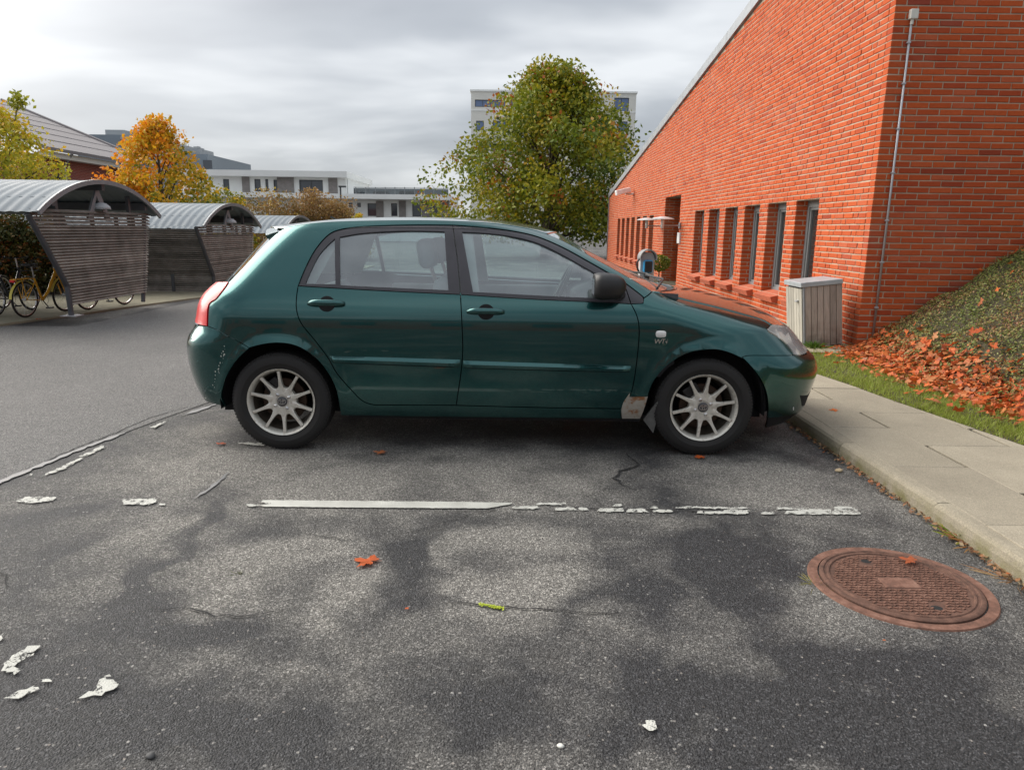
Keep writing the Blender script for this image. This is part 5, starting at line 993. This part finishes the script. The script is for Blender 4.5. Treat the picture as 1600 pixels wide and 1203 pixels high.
RUST = foliage_mat('russet_shrub_leaves', [(0, (.09, .09, .03)), (.35, (.22, .16, .05)), (.65, (.32, .18, .075)), (.85, (.42, .30, .07)), (1, (.55, .42, .05))], .3)
HEDG = foliage_mat('hedge_leaves', [(0, (.02, .03, .01)), (.5, (.06, .07, .015)), (.8, (.16, .09, .02)), (1, (.30, .08, .02))], .25)
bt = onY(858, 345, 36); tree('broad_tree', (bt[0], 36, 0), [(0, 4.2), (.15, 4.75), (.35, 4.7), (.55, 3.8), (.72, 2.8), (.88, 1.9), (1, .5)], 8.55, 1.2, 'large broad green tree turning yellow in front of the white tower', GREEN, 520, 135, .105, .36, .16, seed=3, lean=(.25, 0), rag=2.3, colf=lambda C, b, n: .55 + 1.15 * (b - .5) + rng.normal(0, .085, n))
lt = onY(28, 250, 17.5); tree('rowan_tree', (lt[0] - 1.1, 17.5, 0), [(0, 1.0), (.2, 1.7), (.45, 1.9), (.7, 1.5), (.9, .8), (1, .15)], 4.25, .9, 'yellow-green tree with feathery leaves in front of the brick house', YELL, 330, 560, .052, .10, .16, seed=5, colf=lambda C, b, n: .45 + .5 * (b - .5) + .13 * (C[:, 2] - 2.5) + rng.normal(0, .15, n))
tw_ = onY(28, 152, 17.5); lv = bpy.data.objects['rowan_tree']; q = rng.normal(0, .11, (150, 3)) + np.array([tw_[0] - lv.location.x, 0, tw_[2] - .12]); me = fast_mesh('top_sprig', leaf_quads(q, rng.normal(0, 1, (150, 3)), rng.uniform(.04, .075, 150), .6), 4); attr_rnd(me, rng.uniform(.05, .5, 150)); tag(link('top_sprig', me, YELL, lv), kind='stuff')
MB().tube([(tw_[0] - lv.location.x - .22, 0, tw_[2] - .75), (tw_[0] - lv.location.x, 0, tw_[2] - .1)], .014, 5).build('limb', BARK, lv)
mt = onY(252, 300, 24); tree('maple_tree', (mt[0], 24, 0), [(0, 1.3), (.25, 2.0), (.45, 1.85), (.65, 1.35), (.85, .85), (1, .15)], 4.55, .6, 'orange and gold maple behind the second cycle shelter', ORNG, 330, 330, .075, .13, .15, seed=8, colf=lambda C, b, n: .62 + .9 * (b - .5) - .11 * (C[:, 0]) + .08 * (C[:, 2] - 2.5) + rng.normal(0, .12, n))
mt2 = onY(200, 270, 23); tree('young_maple', (mt2[0], 23, 0), [(0, .5), (.4, .75), (.8, .45), (1, .1)], 2.85, .8, 'small bright gold tree beside the orange maple', ORNG, 80, 900, .06, .05, .2, seed=12, colf=lambda C, b, n: .78 + .4 * (b - .5) + rng.normal(0, .08, n))
def bush(px_, py_, Y, w, h, mat, label, seed, per=150, leaf=.055, nc=70, name='shrub', colf=None, group=None, zb=0.):
    c = onY(px_, py_, Y); R = np.random.default_rng(seed); o = empty(name, (c[0], Y, zb)); tag(o, label, 'shrub', group); cl = []
    for i in range(nc):
        a = R.uniform(0, 6.28); q = R.uniform(0, 1) ** .5; u = R.uniform(.08, 1); cl.append(((q * w / 2 * math.cos(a) * (1 - .35 * u), q * w * .3 * math.sin(a), u * h * (1 - .3 * q * q)), w * .09 * R.uniform(.7, 1.4), R.normal(.5, .17)))
    link('foliage', crown_mesh('foliage', cl, per, leaf, 1.3, colf or (lambda C, b, n: b + rng.normal(0, .14, n))), mat, o); s = MB()
    for i in range(7): MB().tube([(R.uniform(-.1, .1) * w, 0, 0), (R.uniform(-.35, .35) * w, R.uniform(-.1, .1), h * .8)], [.025, .006], 5).build('stem', BARK, o)
    return o
bush(352, 320, 27, 2.6, 2.7, ORNG, 'yellow-orange shrub between the maple and the russet hedge', 21, 1300, .06, 80, colf=lambda C, b, n: .42 + .5 * (b - .5) + rng.normal(0, .15, n))
bush(425, 320, 31, 4.2, 2.75, RUST, 'thin olive-brown shrub in front of the white flats', 22, 700, .06, 90)
bush(500, 320, 32, 4.4, 2.85, RUST, 'russet-brown shrub in front of the white flats', 23, 900, .055, 110, colf=lambda C, b, n: .55 + .5 * (b - .5) + rng.normal(0, .1, n))
bush(557, 333, 31, 1.2, 2.1, YELL, 'small bright yellow bush at the end of the russet shrubs', 24, 3500, .05, 60, colf=lambda C, b, n: .62 + .3 * (b - .5) + rng.normal(0, .1, n))
for i, (px_, Y) in enumerate(((-30, 13.6), (25, 13.8), (75, 14.0))): bush(px_, 380, Y, 1.6, 1.75, HEDG, 'dark green hedge bush with red autumn leaves behind the parked bicycles', 30 + i, 2600, .035, 110, 'hedge_bush', group='hedge behind the bicycles')
# ball-clipped tree and planter by the hall door
tp = onY(1030, 411, 13.0); o = empty('clipped_bay_tree', (tp[0], 13.0, .09)); tag(o, 'small ball-clipped green tree on a thin stem by the brick wall', 'tree'); q = rng.normal(0, 1, (1500, 3)); q /= np.linalg.norm(q, axis=1, keepdims=True); q = q * rng.uniform(.55, 1.05, (1500, 1)) ** .5 * np.array([.2, .2, .145]) + np.array([0, 0, tp[2] - .09]); me = fast_mesh('crown', leaf_quads(q, rng.normal(0, 1, (1500, 3)), rng.uniform(.012, .026, 1500), .5), 4); attr_rnd(me, rng.uniform(.05, .62, 1500)); link('crown', me, GREEN, o); MB().tube([(0, 0, .2), (.01, 0, tp[2] - .1)], .012, 6).build('trunk', BARK, o)
PGRN = plain('pale_green_paint', (.26, .33, .26), .6, var=.2); pl = empty('planter_box', (tp[0] - .02, 12.95, .09)); tag(pl, 'pale green slatted planter box under the clipped tree', 'planter')
for k in range(4): MB().box(-.24, .24, -.24, -.22, .02 + k * .09, .095 + k * .09).build('slat', PGRN, pl); MB().box(-.24, -.22, -.218, .24, .02 + k * .09, .095 + k * .09).build('slat', PGRN, pl)
MB().box(-.218, .24, -.218, .24, .0, .33).build('soil', SOIL, pl)
# ================================================================ cycle shelters
STEEL = plain('dark_steel', (.085, .09, .10), .5, .5, var=.15)
def slat_mat():
    m = NT('grey_slat_timber'); p = m.pos((2, 2, 30), obj=False); r = m.n('ShaderNodeObjectInfo').outputs['Random']; c = m.ramp(m.noise(m.pos(), 5, 6, .7), (.3, (.16, .145, .125)), (.6, (.30, .275, .245)), (.8, (.38, .36, .325)))
    return m.set(base=m.mix(1., c, m.ramp(r, (0, .65), (1, 1.2)), 'MULTIPLY'), rough=.9, normal=m.bump(m.noise(p, 6, 4), .4, .004))
SLAT = slat_mat(); RZINC = plain('corrugated_sheet', (.15, .18, .205), .6, 0., var=.08, scale=2, spec=.2)
def shelter(yn, X, zb, length, label, near_wall=False):
    s = empty('cycle_shelter', (X, yn, zb)); tag(s, label, 'shelter', 'row of cycle shelters'); span = 3.2; ze = 1.40; rise = .47; R = (span * span / 4 + rise * rise) / (2 * rise); th = math.asin(span / 2 / R)
    arc = lambda t, r=R: (span / 2 + r * math.sin(t), ze + rise - R + r * math.cos(t)); n = 22; pit = .152; nx = int(length / pit) * 6; V = []
    for i in range(nx + 1):
        x = .12 - i * pit / 6; dz = .0055 * math.sin(2 * math.pi * i / 6)
        for j in range(n + 1): y, z = arc(-th + 2 * th * j / n, R + dz); V.append((x, y, z))
    link('roof_sheet', mesh('roof_sheet', V, [(i * (n + 1) + j, i * (n + 1) + j + 1, (i + 1) * (n + 1) + j + 1, (i + 1) * (n + 1) + j) for i in range(nx) for j in range(n)], True), RZINC, s)
    b = MB(); V = []
    for j in range(n + 1):
        t = -th + 2 * th * j / n
        for r in (R - .045, R + .018):
            for x in (.118, .15): y, z = arc(t, r); V.append((x, y, z))
    b.add(V, [f for i in range(n) for f in ((4 * i, 4 * i + 4, 4 * i + 5, 4 * i + 1), (4 * i + 2, 4 * i + 3, 4 * i + 7, 4 * i + 6), (4 * i, 4 * i + 2, 4 * i + 6, 4 * i + 4), (4 * i + 1, 4 * i + 5, 4 * i + 7, 4 * i + 3))] + [(0, 1, 3, 2), (4 * n, 4 * n + 2, 4 * n + 3, 4 * n + 1)]).build('roof_rim', plain('rim_grey', (.22, .235, .25), .5, .4), s, angle=40)
    for t in (-.33, 0, .33): y, z = arc(t * th / .45); MB().box(-length + .2, .10, y - .04, y + .04, z - .13, z - .02).build('purlin', STEEL, s)
    wz0, wz1 = .16, 1.33; ya = lambda z: .68 - (.68 - .0) * (max(0, z - .5) / (wz1 - .5)) ** 1. if z > .5 else .68; ya = lambda z: .04 + .62 * (1 - min(1, max(0, (z - .42) / (1.33 - .42)))); yb = lambda z: 2.74 + .32 * (z - wz0) / (wz1 - wz0)
    # slanted end posts, far posts, bracing frame and lamp
    MB().tube([(-.02, ya(0) + .02, 0), (-.02, ya(.4), .42), (-.02, ya(1.36) - .02, 1.38)], .036, 8).build('post', STEEL, s); MB().tube([(-.02, 2.66, 0), (-.02, yb(1.2) - .08, 1.36)], .034, 8).build('post', STEEL, s); MB().box(-.12, .1, ya(0) - .08, ya(0) + .12, .0, .012).build('foot_plate', GALV, s)
    for yy in (.62, 2.5): MB().box(-.06, -.01, yy - .03, yy + .03, 1.2, arc(math.asin((yy - span / 2) / R))[1] - .03).build('strut', STEEL, s)
    MB().add([(-.03, 1.28, 1.3), (-.03, 1.42, 1.3), (-.03, 1.62, 1.8), (-.03, 1.92, 1.3), (-.03, 1.8, 1.3), (-.03, 1.58, 1.66), (0, 1.28, 1.3), (0, 1.42, 1.3), (0, 1.62, 1.8), (0, 1.92, 1.3), (0, 1.8, 1.3), (0, 1.58, 1.66)], [(6, 7, 11, 8), (8, 11, 10, 9), (0, 2, 5, 1), (2, 3, 4, 5), (0, 6, 8, 2), (2, 8, 9, 3), (1, 5, 11, 7), (4, 10, 11, 5)]).build('gable_brace', plain('brace_grey', (.20, .21, .225), .5, .3), s)
    MB().lathe([(0, .1), (.07, .09), (.12, .04), (.13, 0), (.12, 0)], 18, Matrix.Translation((.02, 1.64, 1.47))).build('lamp', plain('lamp_grey', (.36, .38, .40), .45), s, True)
    k = 0; z = wz0
    while z < wz1 + .1:
        gap_band = wz1 - .10 < z < wz1 - .08
        y0, y1 = ya(z) + .02, yb(z); d = .012 if z > wz0 + .06 else .1
        MB().box(-.026, .026, y0 + random.uniform(-.01, .01), y1 + random.uniform(-.012, .012), -.006, .006, Matrix.Translation((0, 0, z + .012)) @ Matrix.Rotation(.62, 4, 'Y')).build('slat', SLAT, s); z += .0405 if z < wz1 - .12 else .05; k += 1
    for yy in (.75, 1.45, 2.1, 2.6): MB().box(-.05, -.014, yy - .03, yy + .03, .2, 1.40).build('batten', STEEL, s)
    if near_wall:
        z = .1
        while z < 1.36: MB().box(-3.4, -.05, -.026, .026, -.006, .006, Matrix.Translation((0, ya(z) + .07, z)) @ Matrix.Rotation(.62, 4, 'X')).build('slat', SLAT, s); z += .041
        for x in (-.9, -1.8, -2.7): MB().box(x, x + .06, .70, .75, 0, 1.36).build('batten', STEEL, s)
    else:
        for x in (-3.2, -6.4): MB().tube([(x, ya(0) + .02, 0), (x, ya(.4), .42), (x, ya(1.36), 1.38)], .036, 8).build('post', STEEL, s)
    return s
shelter(9.28, -6.15, .10, 9, 'cycle shelter with curved corrugated roof, yellow bicycle parked under it')
shelter(14.0, -6.08, -.06, 7, 'middle cycle shelter with curved roof and closed slatted side', True)
shelter(18.75, -6.05, -.22, 6, 'last cycle shelter of the row, beside the brown shrubs')
# bicycles
CHROMEB = plain('dull_chrome', (.45, .45, .46), .3, .8)
def bicycle(loc, rz, col, label, mud, lean=.06, basket=False):
    b = empty('bicycle', loc, rz); b.rotation_euler = (lean, 0, rz); b.scale = (.78,) * 3; tag(b, label, 'bicycle', 'bicycles under the shelter'); r = .33; fm = plain('frame_' + label[:8], col, .35, coat=.5); R = Matrix.Rotation(math.pi / 2, 4, 'X')
    for x in (0, 1.06):
        w = empty('wheel', (x, 0, r)); w.parent = b; MB().lathe([(r - .018 + .018 * math.cos(t), .018 * math.sin(t)) for t in np.linspace(0, 6.283, 9)[:-1]], 40, R, True).build('tyre', RUBBER, w, True); MB().lathe([(r - .045, -.01), (r - .036, -.012), (r - .036, .012), (r - .045, .01)], 40, R, True).build('rim', CHROMEB, w); s = MB()
        for k in range(18): a = k * math.pi / 9; s.tube([(.03 * math.cos(a + .5), .012 * (-1) ** k, .03 * math.sin(a + .5)), ((r - .04) * math.cos(a), 0, (r - .04) * math.sin(a))], .0014, 3, cap=False)
        o = s.build('spokes', CHROMEB, w); tag(o, kind='stuff'); MB().lathe([(.02, -.04), (.02, .04)], 10, R).build('hub', CHROMEB, w)
        g = MB(); V = []; a0, a1 = (.1, 2.3) if x == 0 else (.55, 2.5)
        for t in np.linspace(a0, a1, 16): 
            aa = math.pi - t if x == 0 else math.pi - t + .3
            for yy in (-.024, .024):
                for rr in (r + .012, r + .018): V.append((x + rr * math.cos(aa), yy, r + rr * math.sin(aa)))
        g.add(V, [f for i in range(15) for f in ((4 * i, 4 * i + 4, 4 * i + 6, 4 * i + 2), (4 * i + 1, 4 * i + 3, 4 * i + 7, 4 * i + 5))]).build('mudguard', mud, b)
    f = MB(); bbk = (.45, 0, .28); hd = (.86, 0, .78); f.tube([bbk, (.62, 0, .42), hd], .028, 8); f.tube([bbk, (.29, 0, .70)], .019, 8); f.tube([(0, .045, r), bbk], .011, 6); f.tube([(0, -.045, r), bbk], .011, 6); f.tube([(0, .045, r), (.31, 0, .64)], .009, 6); f.tube([(0, -.045, r), (.31, 0, .64)], .009, 6); f.tube([(.84, 0, .86), (.89, 0, .70)], .022, 8); f.tube([(.89, .04, .70), (1.06, .05, r)], .012, 6); f.tube([(.89, -.04, .70), (1.06, -.05, r)], .012, 6); f.build('frame', fm, b, angle=50)
    k = MB(); k.box(-.24, .22, -.06, -.045, .70, .715); k.box(-.24, .22, .045, .06, .70, .715); k.box(-.24, -.22, -.06, .06, .70, .715); k.tube([(-.1, .055, .70), (0, .055, r)], .006, 5); k.tube([(-.1, -.055, .70), (0, -.055, r)], .006, 5); k.tube([(.1, .055, .70), (0, .055, r)], .006, 5); k.build('rack', fm, b); MB().box(-.27, -.235, -.04, .04, .66, .70).build('rear_reflector', REDL, b)
    MB().tube([(.29, 0, .68), (.25, 0, .92)], .012, 6).build('seat_post', CHROMEB, b); sd_ = MB(); V = [(.38, .02), (.30, .035), (.2, .09), (.12, .10), (.10, .05), (.10, -.05), (.12, -.10), (.2, -.09), (.30, -.035), (.38, -.02)]; sd_.prism(V, .92, .98).build('saddle', BLACKP, b, bevel=.02)
    MB().tube(spline([(.62, .28, 1.0), (.78, .26, 1.06), (.83, .1, 1.04), (.83, -.1, 1.04), (.78, -.26, 1.06), (.62, -.28, 1.0)], 5), .012, 6).build('handlebar', BLACKP, b, True); MB().tube([(.84, 0, .84), (.82, 0, 1.04)], .013, 6).build('stem', CHROMEB, b)
    cr = MB(); cr.tube([bbk, (.5, -.08, .14)], .01, 6); cr.tube([bbk, (.40, .08, .42)], .01, 6); cr.box(.45, .55, -.14, -.05, .125, .15); cr.lathe([(.09, -.004), (.09, .004)], 24, Matrix.Translation((.45, -.05, .28)) @ R); cr.build('crank', BLACKP, b)
    if basket:
        q = MB()
        for zz in (.78, .84, .90, .96): q.tube([(.9, -.17, zz), (1.2, -.17, zz), (1.2, .17, zz), (.9, .17, zz), (.9, -.17, zz)], .006, 4)
        for yy in (-.17, -.06, .06, .17): q.tube([(1.2, yy, .78), (1.2, yy, .96)], .005, 4); q.tube([(.9, yy, .78), (1.2, yy, .78)], .005, 4)
        q.build('basket', BLACKP, b)
    return b
bicycle((-7.0, 10.25, .03), math.radians(86), (.80, .38, .02), 'orange-yellow step-through bicycle with yellow mudguards under the shelter', plain('yellow_mudguard', (.62, .52, .10), .5), .03)
DK = plain('dark_mudguard', (.03, .03, .035), .4)
bicycle((-7.5, 10.35, .03), math.radians(92), (.03, .035, .045), 'black bicycle with front basket, parked beside the yellow one', DK, -.04, True); bicycle((-6.72, 11.3, .03), math.radians(80), (.05, .04, .06), 'black bicycle half hidden behind the slatted shelter end', DK, .05)
bicycle((-8.0, 10.5, .03), math.radians(95), (.10, .10, .11), 'grey bicycle at the open side of the shelter', DK, .05)
# ================================================================ far buildings
def facade(o, Y, px0, px1, zt, z0, depth, mat, wins, fmat, gmat, name='wall'):
    """wall facing the car park at distance Y with real window openings; wins: pixel boxes"""
    X0, X1 = px0, px1; op = []
    for w in wins:
        a, b = onY(w[0], w[1], Y), onY(w[2], w[3], Y); op.append((a[0], b[0], b[2], a[2]))
    m = MB()
    for a, b, c, d in cells(X0, X1, z0, zt, op): m.box(a, b, Y, Y + .35, c, d)
    m.box(X0, X1, Y + .8, Y + depth, z0, zt); m.build(name, mat, o)
    for a, b, c, d in op:
        fr = MB(); t = min(.09, (b - a) * .08)
        for x0, x1, zz0, zz1 in ((a, a + t, c, d), (b - t, b, c, d), (a + t, b - t, d - t, d), (a + t, b - t, c, c + t)): fr.box(x0, x1, Y + .12, Y + .2, zz0, zz1)
        k = int((b - a) / 1.3)
        for i in range(1, k + 1): x = a + (b - a) * i / (k + 1); fr.box(x - t * .4, x + t * .4, Y + .13, Y + .19, c + t, d - t)
        f = fr.build('window', fmat, o); MB().add([(a + t, Y + .16, c + t), (b - t, Y + .16, c + t), (b - t, Y + .16, d - t), (a + t, Y + .16, d - t)], [(0, 1, 2, 3)]).build('pane', gmat, f)
    return op
WHITER = plain('white_render', (.82, .83, .81), .8, var=.05, scale=.5); CREAM = plain('cream_cladding', (.70, .69, .64), .7, var=.04, scale=.3); TIMB = plain('grey_timber_cladding', (.24, .22, .21), .85, var=.2, scale=3); DKF = plain('dark_frame', (.05, .055, .06), .5)
PANE = NT('far_pane'); PANE = PANE.set(base=(.05, .06, .075), rough=.05, spec=.8); PANEB = NT('blue_far_pane'); PANEB = PANEB.set(base=(.10, .16, .30), rough=.08, spec=.8)
# low white flats
YF = 75.; fl = empty('white_flats', (0, 0, 0)); tag(fl, 'long low white flats with grey timber panels and roof terrace railing', 'building')
xa, xb = onY(280, 300, YF)[0], onY(541, 300, YF)[0]; zr = onY(430, 270, YF)[2]; zs = onY(430, 302, YF)[2]
facade(fl, YF, xa, xb, onY(430, 277, YF)[2], zs, 12, WHITER, [(348, 280, 359, 299), (397, 280, 408, 299.5), (414, 280, 420, 299.5), (427, 281, 442, 302), (467, 281, 505, 303.5)], DKF, PANE, 'upper_wall')
MB().box(xa - .5, xb + .3, YF - .9, YF + 12.3, onY(430, 277, YF)[2], onY(430, 267.5, YF)[2]).build('roof_slab', WHITER, fl); MB().box(xa - .5, onY(702, 300, YF)[0], YF - 1.2, YF + 12, onY(520, 311, YF)[2], onY(520, 303.5, YF)[2]).build('terrace_slab', WHITER, fl)
for p0, p1 in ((378, 391), (433, 460), (513, 528)): a = onY(p0, 276, YF); b = onY(p1, 303, YF); MB().box(a[0], b[0], YF - .12, YF - .01, b[2], a[2]).build('timber_panel', TIMB, fl)
facade(fl, YF + .6, xa, onY(702, 300, YF)[0], onY(520, 311, YF)[2], -1, 11, WHITER, [(545, 317, 551, 324), (558, 317, 564, 324), (574, 318, 589, 338), (611, 318, 621, 338), (644, 318, 658, 339), (676, 319, 688, 339)], DKF, PANE, 'lower_wall')
for p0, p1 in ((586, 598), (622, 633), (658, 676), (688, 702)): a = onY(p0, 314, YF); b = onY(p1, 345, YF); MB().box(a[0], b[0], YF + .45, YF + .59, b[2], a[2]).build('timber_panel', TIMB, fl)
for p in range(560, 702, 15): a = onY(p, 306, YF); MB().box(a[0] - .03, a[0] + .03, YF - 1.1, YF - 1.04, a[2] - .3, onY(p, 293.5, YF)[2]).build('railing_post', plain('rail_steel', (.3, .32, .33), .5), fl)
a, b = onY(556, 293.5, YF), onY(702, 295, YF); MB().box(a[0], b[0], YF - 1.1, YF - 1.05, a[2] - .06, a[2]).build('railing', bpy.data.materials['rail_steel'], fl); MB().box(a[0], b[0], YF - 1.075, YF - 1.065, a[2] - .9, a[2] - .1).build('railing_glass', WGLASS, fl)
for p in (583, 626): a = onY(p, 303, YF); MB().box(a[0] - .8, a[0] + .8, YF + 4, YF + 5, a[2] - .5, a[2] + .45).build('roof_unit', DKF, fl, bevel=.1)
# white tower
YT = 110.; tw = empty('white_tower', (0, 0, 0)); tag(tw, 'tall white block with blue-tinted windows behind the broad tree', 'building'); xa, xb = onY(736, 200, YT)[0], onY(992, 200, YT)[0]; zt = onY(864, 145, YT)[2]
wl = [(742, 156, 790, 168), (798, 156, 846, 168), (960, 153, 982, 177), (744, 189, 756, 204), (770, 189, 790, 204), (964, 190, 980, 206), (744, 224, 790, 236), (962, 224, 980, 240)]
facade(tw, YT, xa, xb, zt, -1, 18, CREAM, wl, DKF, PANEB); MB().box(xa - .15, xb + .15, YT - .15, YT + 18, zt + .003, zt + .25).build('parapet', WHITER, tw); z = onY(864, 174, YT)[2]; MB().box(xa - .02, xb + .02, YT - .06, YT - .004, z - .1, z + .1).build('string_course', WHITER, tw)
# grey metal block with roof masts
YG = 85.; gm = empty('grey_metal_block', (0, 0, 0)); tag(gm, 'grey-blue metal clad block with rooftop masts behind the slate roof', 'building'); GMET = plain('blue_grey_cladding', (.20, .24, .28), .5, .2, var=.08, scale=.6); GMET2 = plain('pale_grey_cladding', (.36, .38, .39), .6, var=.06, scale=.6)
P = lambda x, y, Y=YG: onY(x, y, Y)
def blk(x0, x1, yt, Y, d, mat, nm): a, b = P(x0, yt, Y), P(x1, yt, Y); return MB().box(a[0], b[0], Y, Y + d, -1, a[2]).build(nm, mat, gm)
blk(118, 188, 210, YG, 14, GMET, 'wall'); blk(188, 240, 214, YG - .5, 14, GMET2, 'wall'); blk(164, 194, 203, YG + 3, 6, GMET2, 'stair_tower'); blk(240, 324, 240, YG + 2, 14, GMET, 'wall'); blk(281, 312, 232, YG + 4, 4, GMET2, 'plant_room')
for i in range(5): a, b = P(192 + i * 9, 219), P(199 + i * 9, 240); MB().box(a[0], b[0], YG - .56, YG - .49, b[2], a[2]).build('window', PANE, gm)
a, b = P(306, 248), P(321, 262); MB().box(a[0], b[0], YG + 1.9, YG + 1.99, b[2], a[2]).build('window', PANE, gm)
for px_, t in ((131, 203), (174, 197), (184, 194), (195, 197), (278, 221), (284, 224)): a, b = P(px_, 212), P(px_, t); MB().tube([(a[0], YG + 5, a[2] - 2), (a[0], YG + 5, b[2])], .1, 6).build('mast', GMET2, gm); MB().box(b[0] - .35, b[0] + .35, YG + 4.8, YG + 5.2, b[2] - .35, b[2] - .05).build('antenna', GMET2, gm)
# brick house with slate-grey roof, seen along its side
def dbrick():
    m = NT('dark_red_brickwork'); t = m.n('ShaderNodeTexBrick'); p = m.pos(); mp_ = m.n('ShaderNodeCombineXYZ'); s = m.n('ShaderNodeSeparateXYZ'); m.L.new(p, s.inputs[0]); m.L.new(m.math('ADD', s.outputs[0], s.outputs[1]), mp_.inputs[0]); m.L.new(s.outputs[2], mp_.inputs[1]); m.L.new(mp_.outputs[0], t.inputs[0]); t.inputs['Scale'].default_value = 1; t.inputs['Brick Width'].default_value = .24; t.inputs['Row Height'].default_value = .067; t.inputs['Mortar Size'].default_value = .006
    for i, c in ((1, (.27, .055, .035)), (2, (.20, .04, .028)), (3, (.30, .2, .16))): t.inputs[i].default_value = (*c, 1)
    return m.set(base=t.outputs[0], rough=.9)
DBR = dbrick(); SLATE = plain('grey_roof_sheet', (.19, .175, .18), .75, var=.12, scale=1.2)
HX, HY, HZ = -19.0, 30.0, 4.15; bh = empty('brick_house', (HX, HY, 0), math.pi / 2); tag(bh, 'old red brick house with grey corrugated roof behind the yellow tree', 'building')
hw_ = MB(); hop = [(.62, 1.62, 1.2, 3.35), (4.2, 5.2, 1.2, 3.35)]
for a, b, c, d in cells(0, 8.2, -1, HZ, hop): hw_.box(a, b, 0, .3, c, d)
hw_.box(0, 8.2, .8, 14, -1, HZ); hw_.build('wall', DBR, bh)
for a, b, c, d in hop:
    f = MB()
    for x0, x1, z0, z1 in ((a, a + .12, c, d), (b - .12, b, c, d), (a + .12, b - .12, d - .12, d), (a + .12, b - .12, c, c + .1), ((a + b) / 2 - .04, (a + b) / 2 + .04, c + .1, d - .12)): f.box(x0, x1, .08, .16, z0, z1)
    f = f.build('window', DKF, bh); MB().add([(a + .1, .13, c + .1), (b - .1, .13, c + .1), (b - .1, .13, d - .1), (a + .1, .13, d - .1)], [(0, 1, 2, 3)]).build('pane', WGLASS, f)
MB().box(-.3, 8.5, -.42, -.02, HZ - .2, HZ + .02).build('eaves_board', CREAM, bh)
V = [(-.6, -.6, HZ + .02), (8.6, -.6, HZ + .02), (8.6, 7.2, HZ + 3.15), (-.6, 7.2, HZ + 3.15), (-.6, 15, HZ + .02), (8.6, 15, HZ + .02)]; U = [(x, y, z + .14) for x, y, z in V]
MB().add(V + U, [(6, 7, 8, 9), (9, 8, 11, 10), (0, 3, 2, 1), (3, 4, 5, 2), (0, 1, 7, 6), (4, 10, 11, 5), (1, 2, 8, 7), (2, 5, 11, 8), (0, 6, 9, 3), (3, 9, 10, 4)]).build('roof', SLATE, bh)
for k in range(1, 7): t = k / 7; MB().tube([(-.6, -.6 + 7.8 * t, HZ + .175 + 3.13 * t), (8.6, -.6 + 7.8 * t, HZ + .165 + 3.13 * t)], .014, 5).build('roof_lap', SLATE, bh)
MB().tube([(8.6, -.62, HZ + .2), (8.6, 7.2, HZ + 3.33)], .06, 6).build('verge', plain('verge_pale', (.3, .28, .28), .8), bh); MB().box(3.4, 3.9, 4.2, 4.7, HZ + 2.0, HZ + 2.55).build('roof_vent', DKF, bh)
MB().tube([(1.2, -.5, HZ + .05), (1.25, -.08, HZ - .45), (1.25, -.08, -1)], .06, 6).build('downpipe', GALV, bh)
lp = empty('lamp_post', (onY(532, 300, 60)[0], 60, 0)); tag(lp, 'thin dark lamp post in front of the white flats', 'lamp post'); z = onY(532, 293, 60)[2]; MB().tube([(0, 0, 0), (0, 0, z)], .07, 6).build('pole', DKF, lp); MB().box(-.12, .45, -.12, .12, z, z + .12).build('lamp_head', DKF, lp)
# behind the photographer: what the car side mirrors
rb = empty('low_brick_block', (0, -17, 0)); tag(rb, 'low dark brick block with a row of windows across the car park', 'building'); MB().box(-26, 26, -6, 0, 0, 3.1).build('wall', DBR, rb); MB().box(-26.3, 26.3, -6.3, .3, 3.1, 3.4).build('roof', SLATE, rb)
for k in range(14): MB().box(-24.5 + k * 3.6, -23.1 + k * 3.6, .002, .05, 1, 2.3).build('window', PANE, rb)
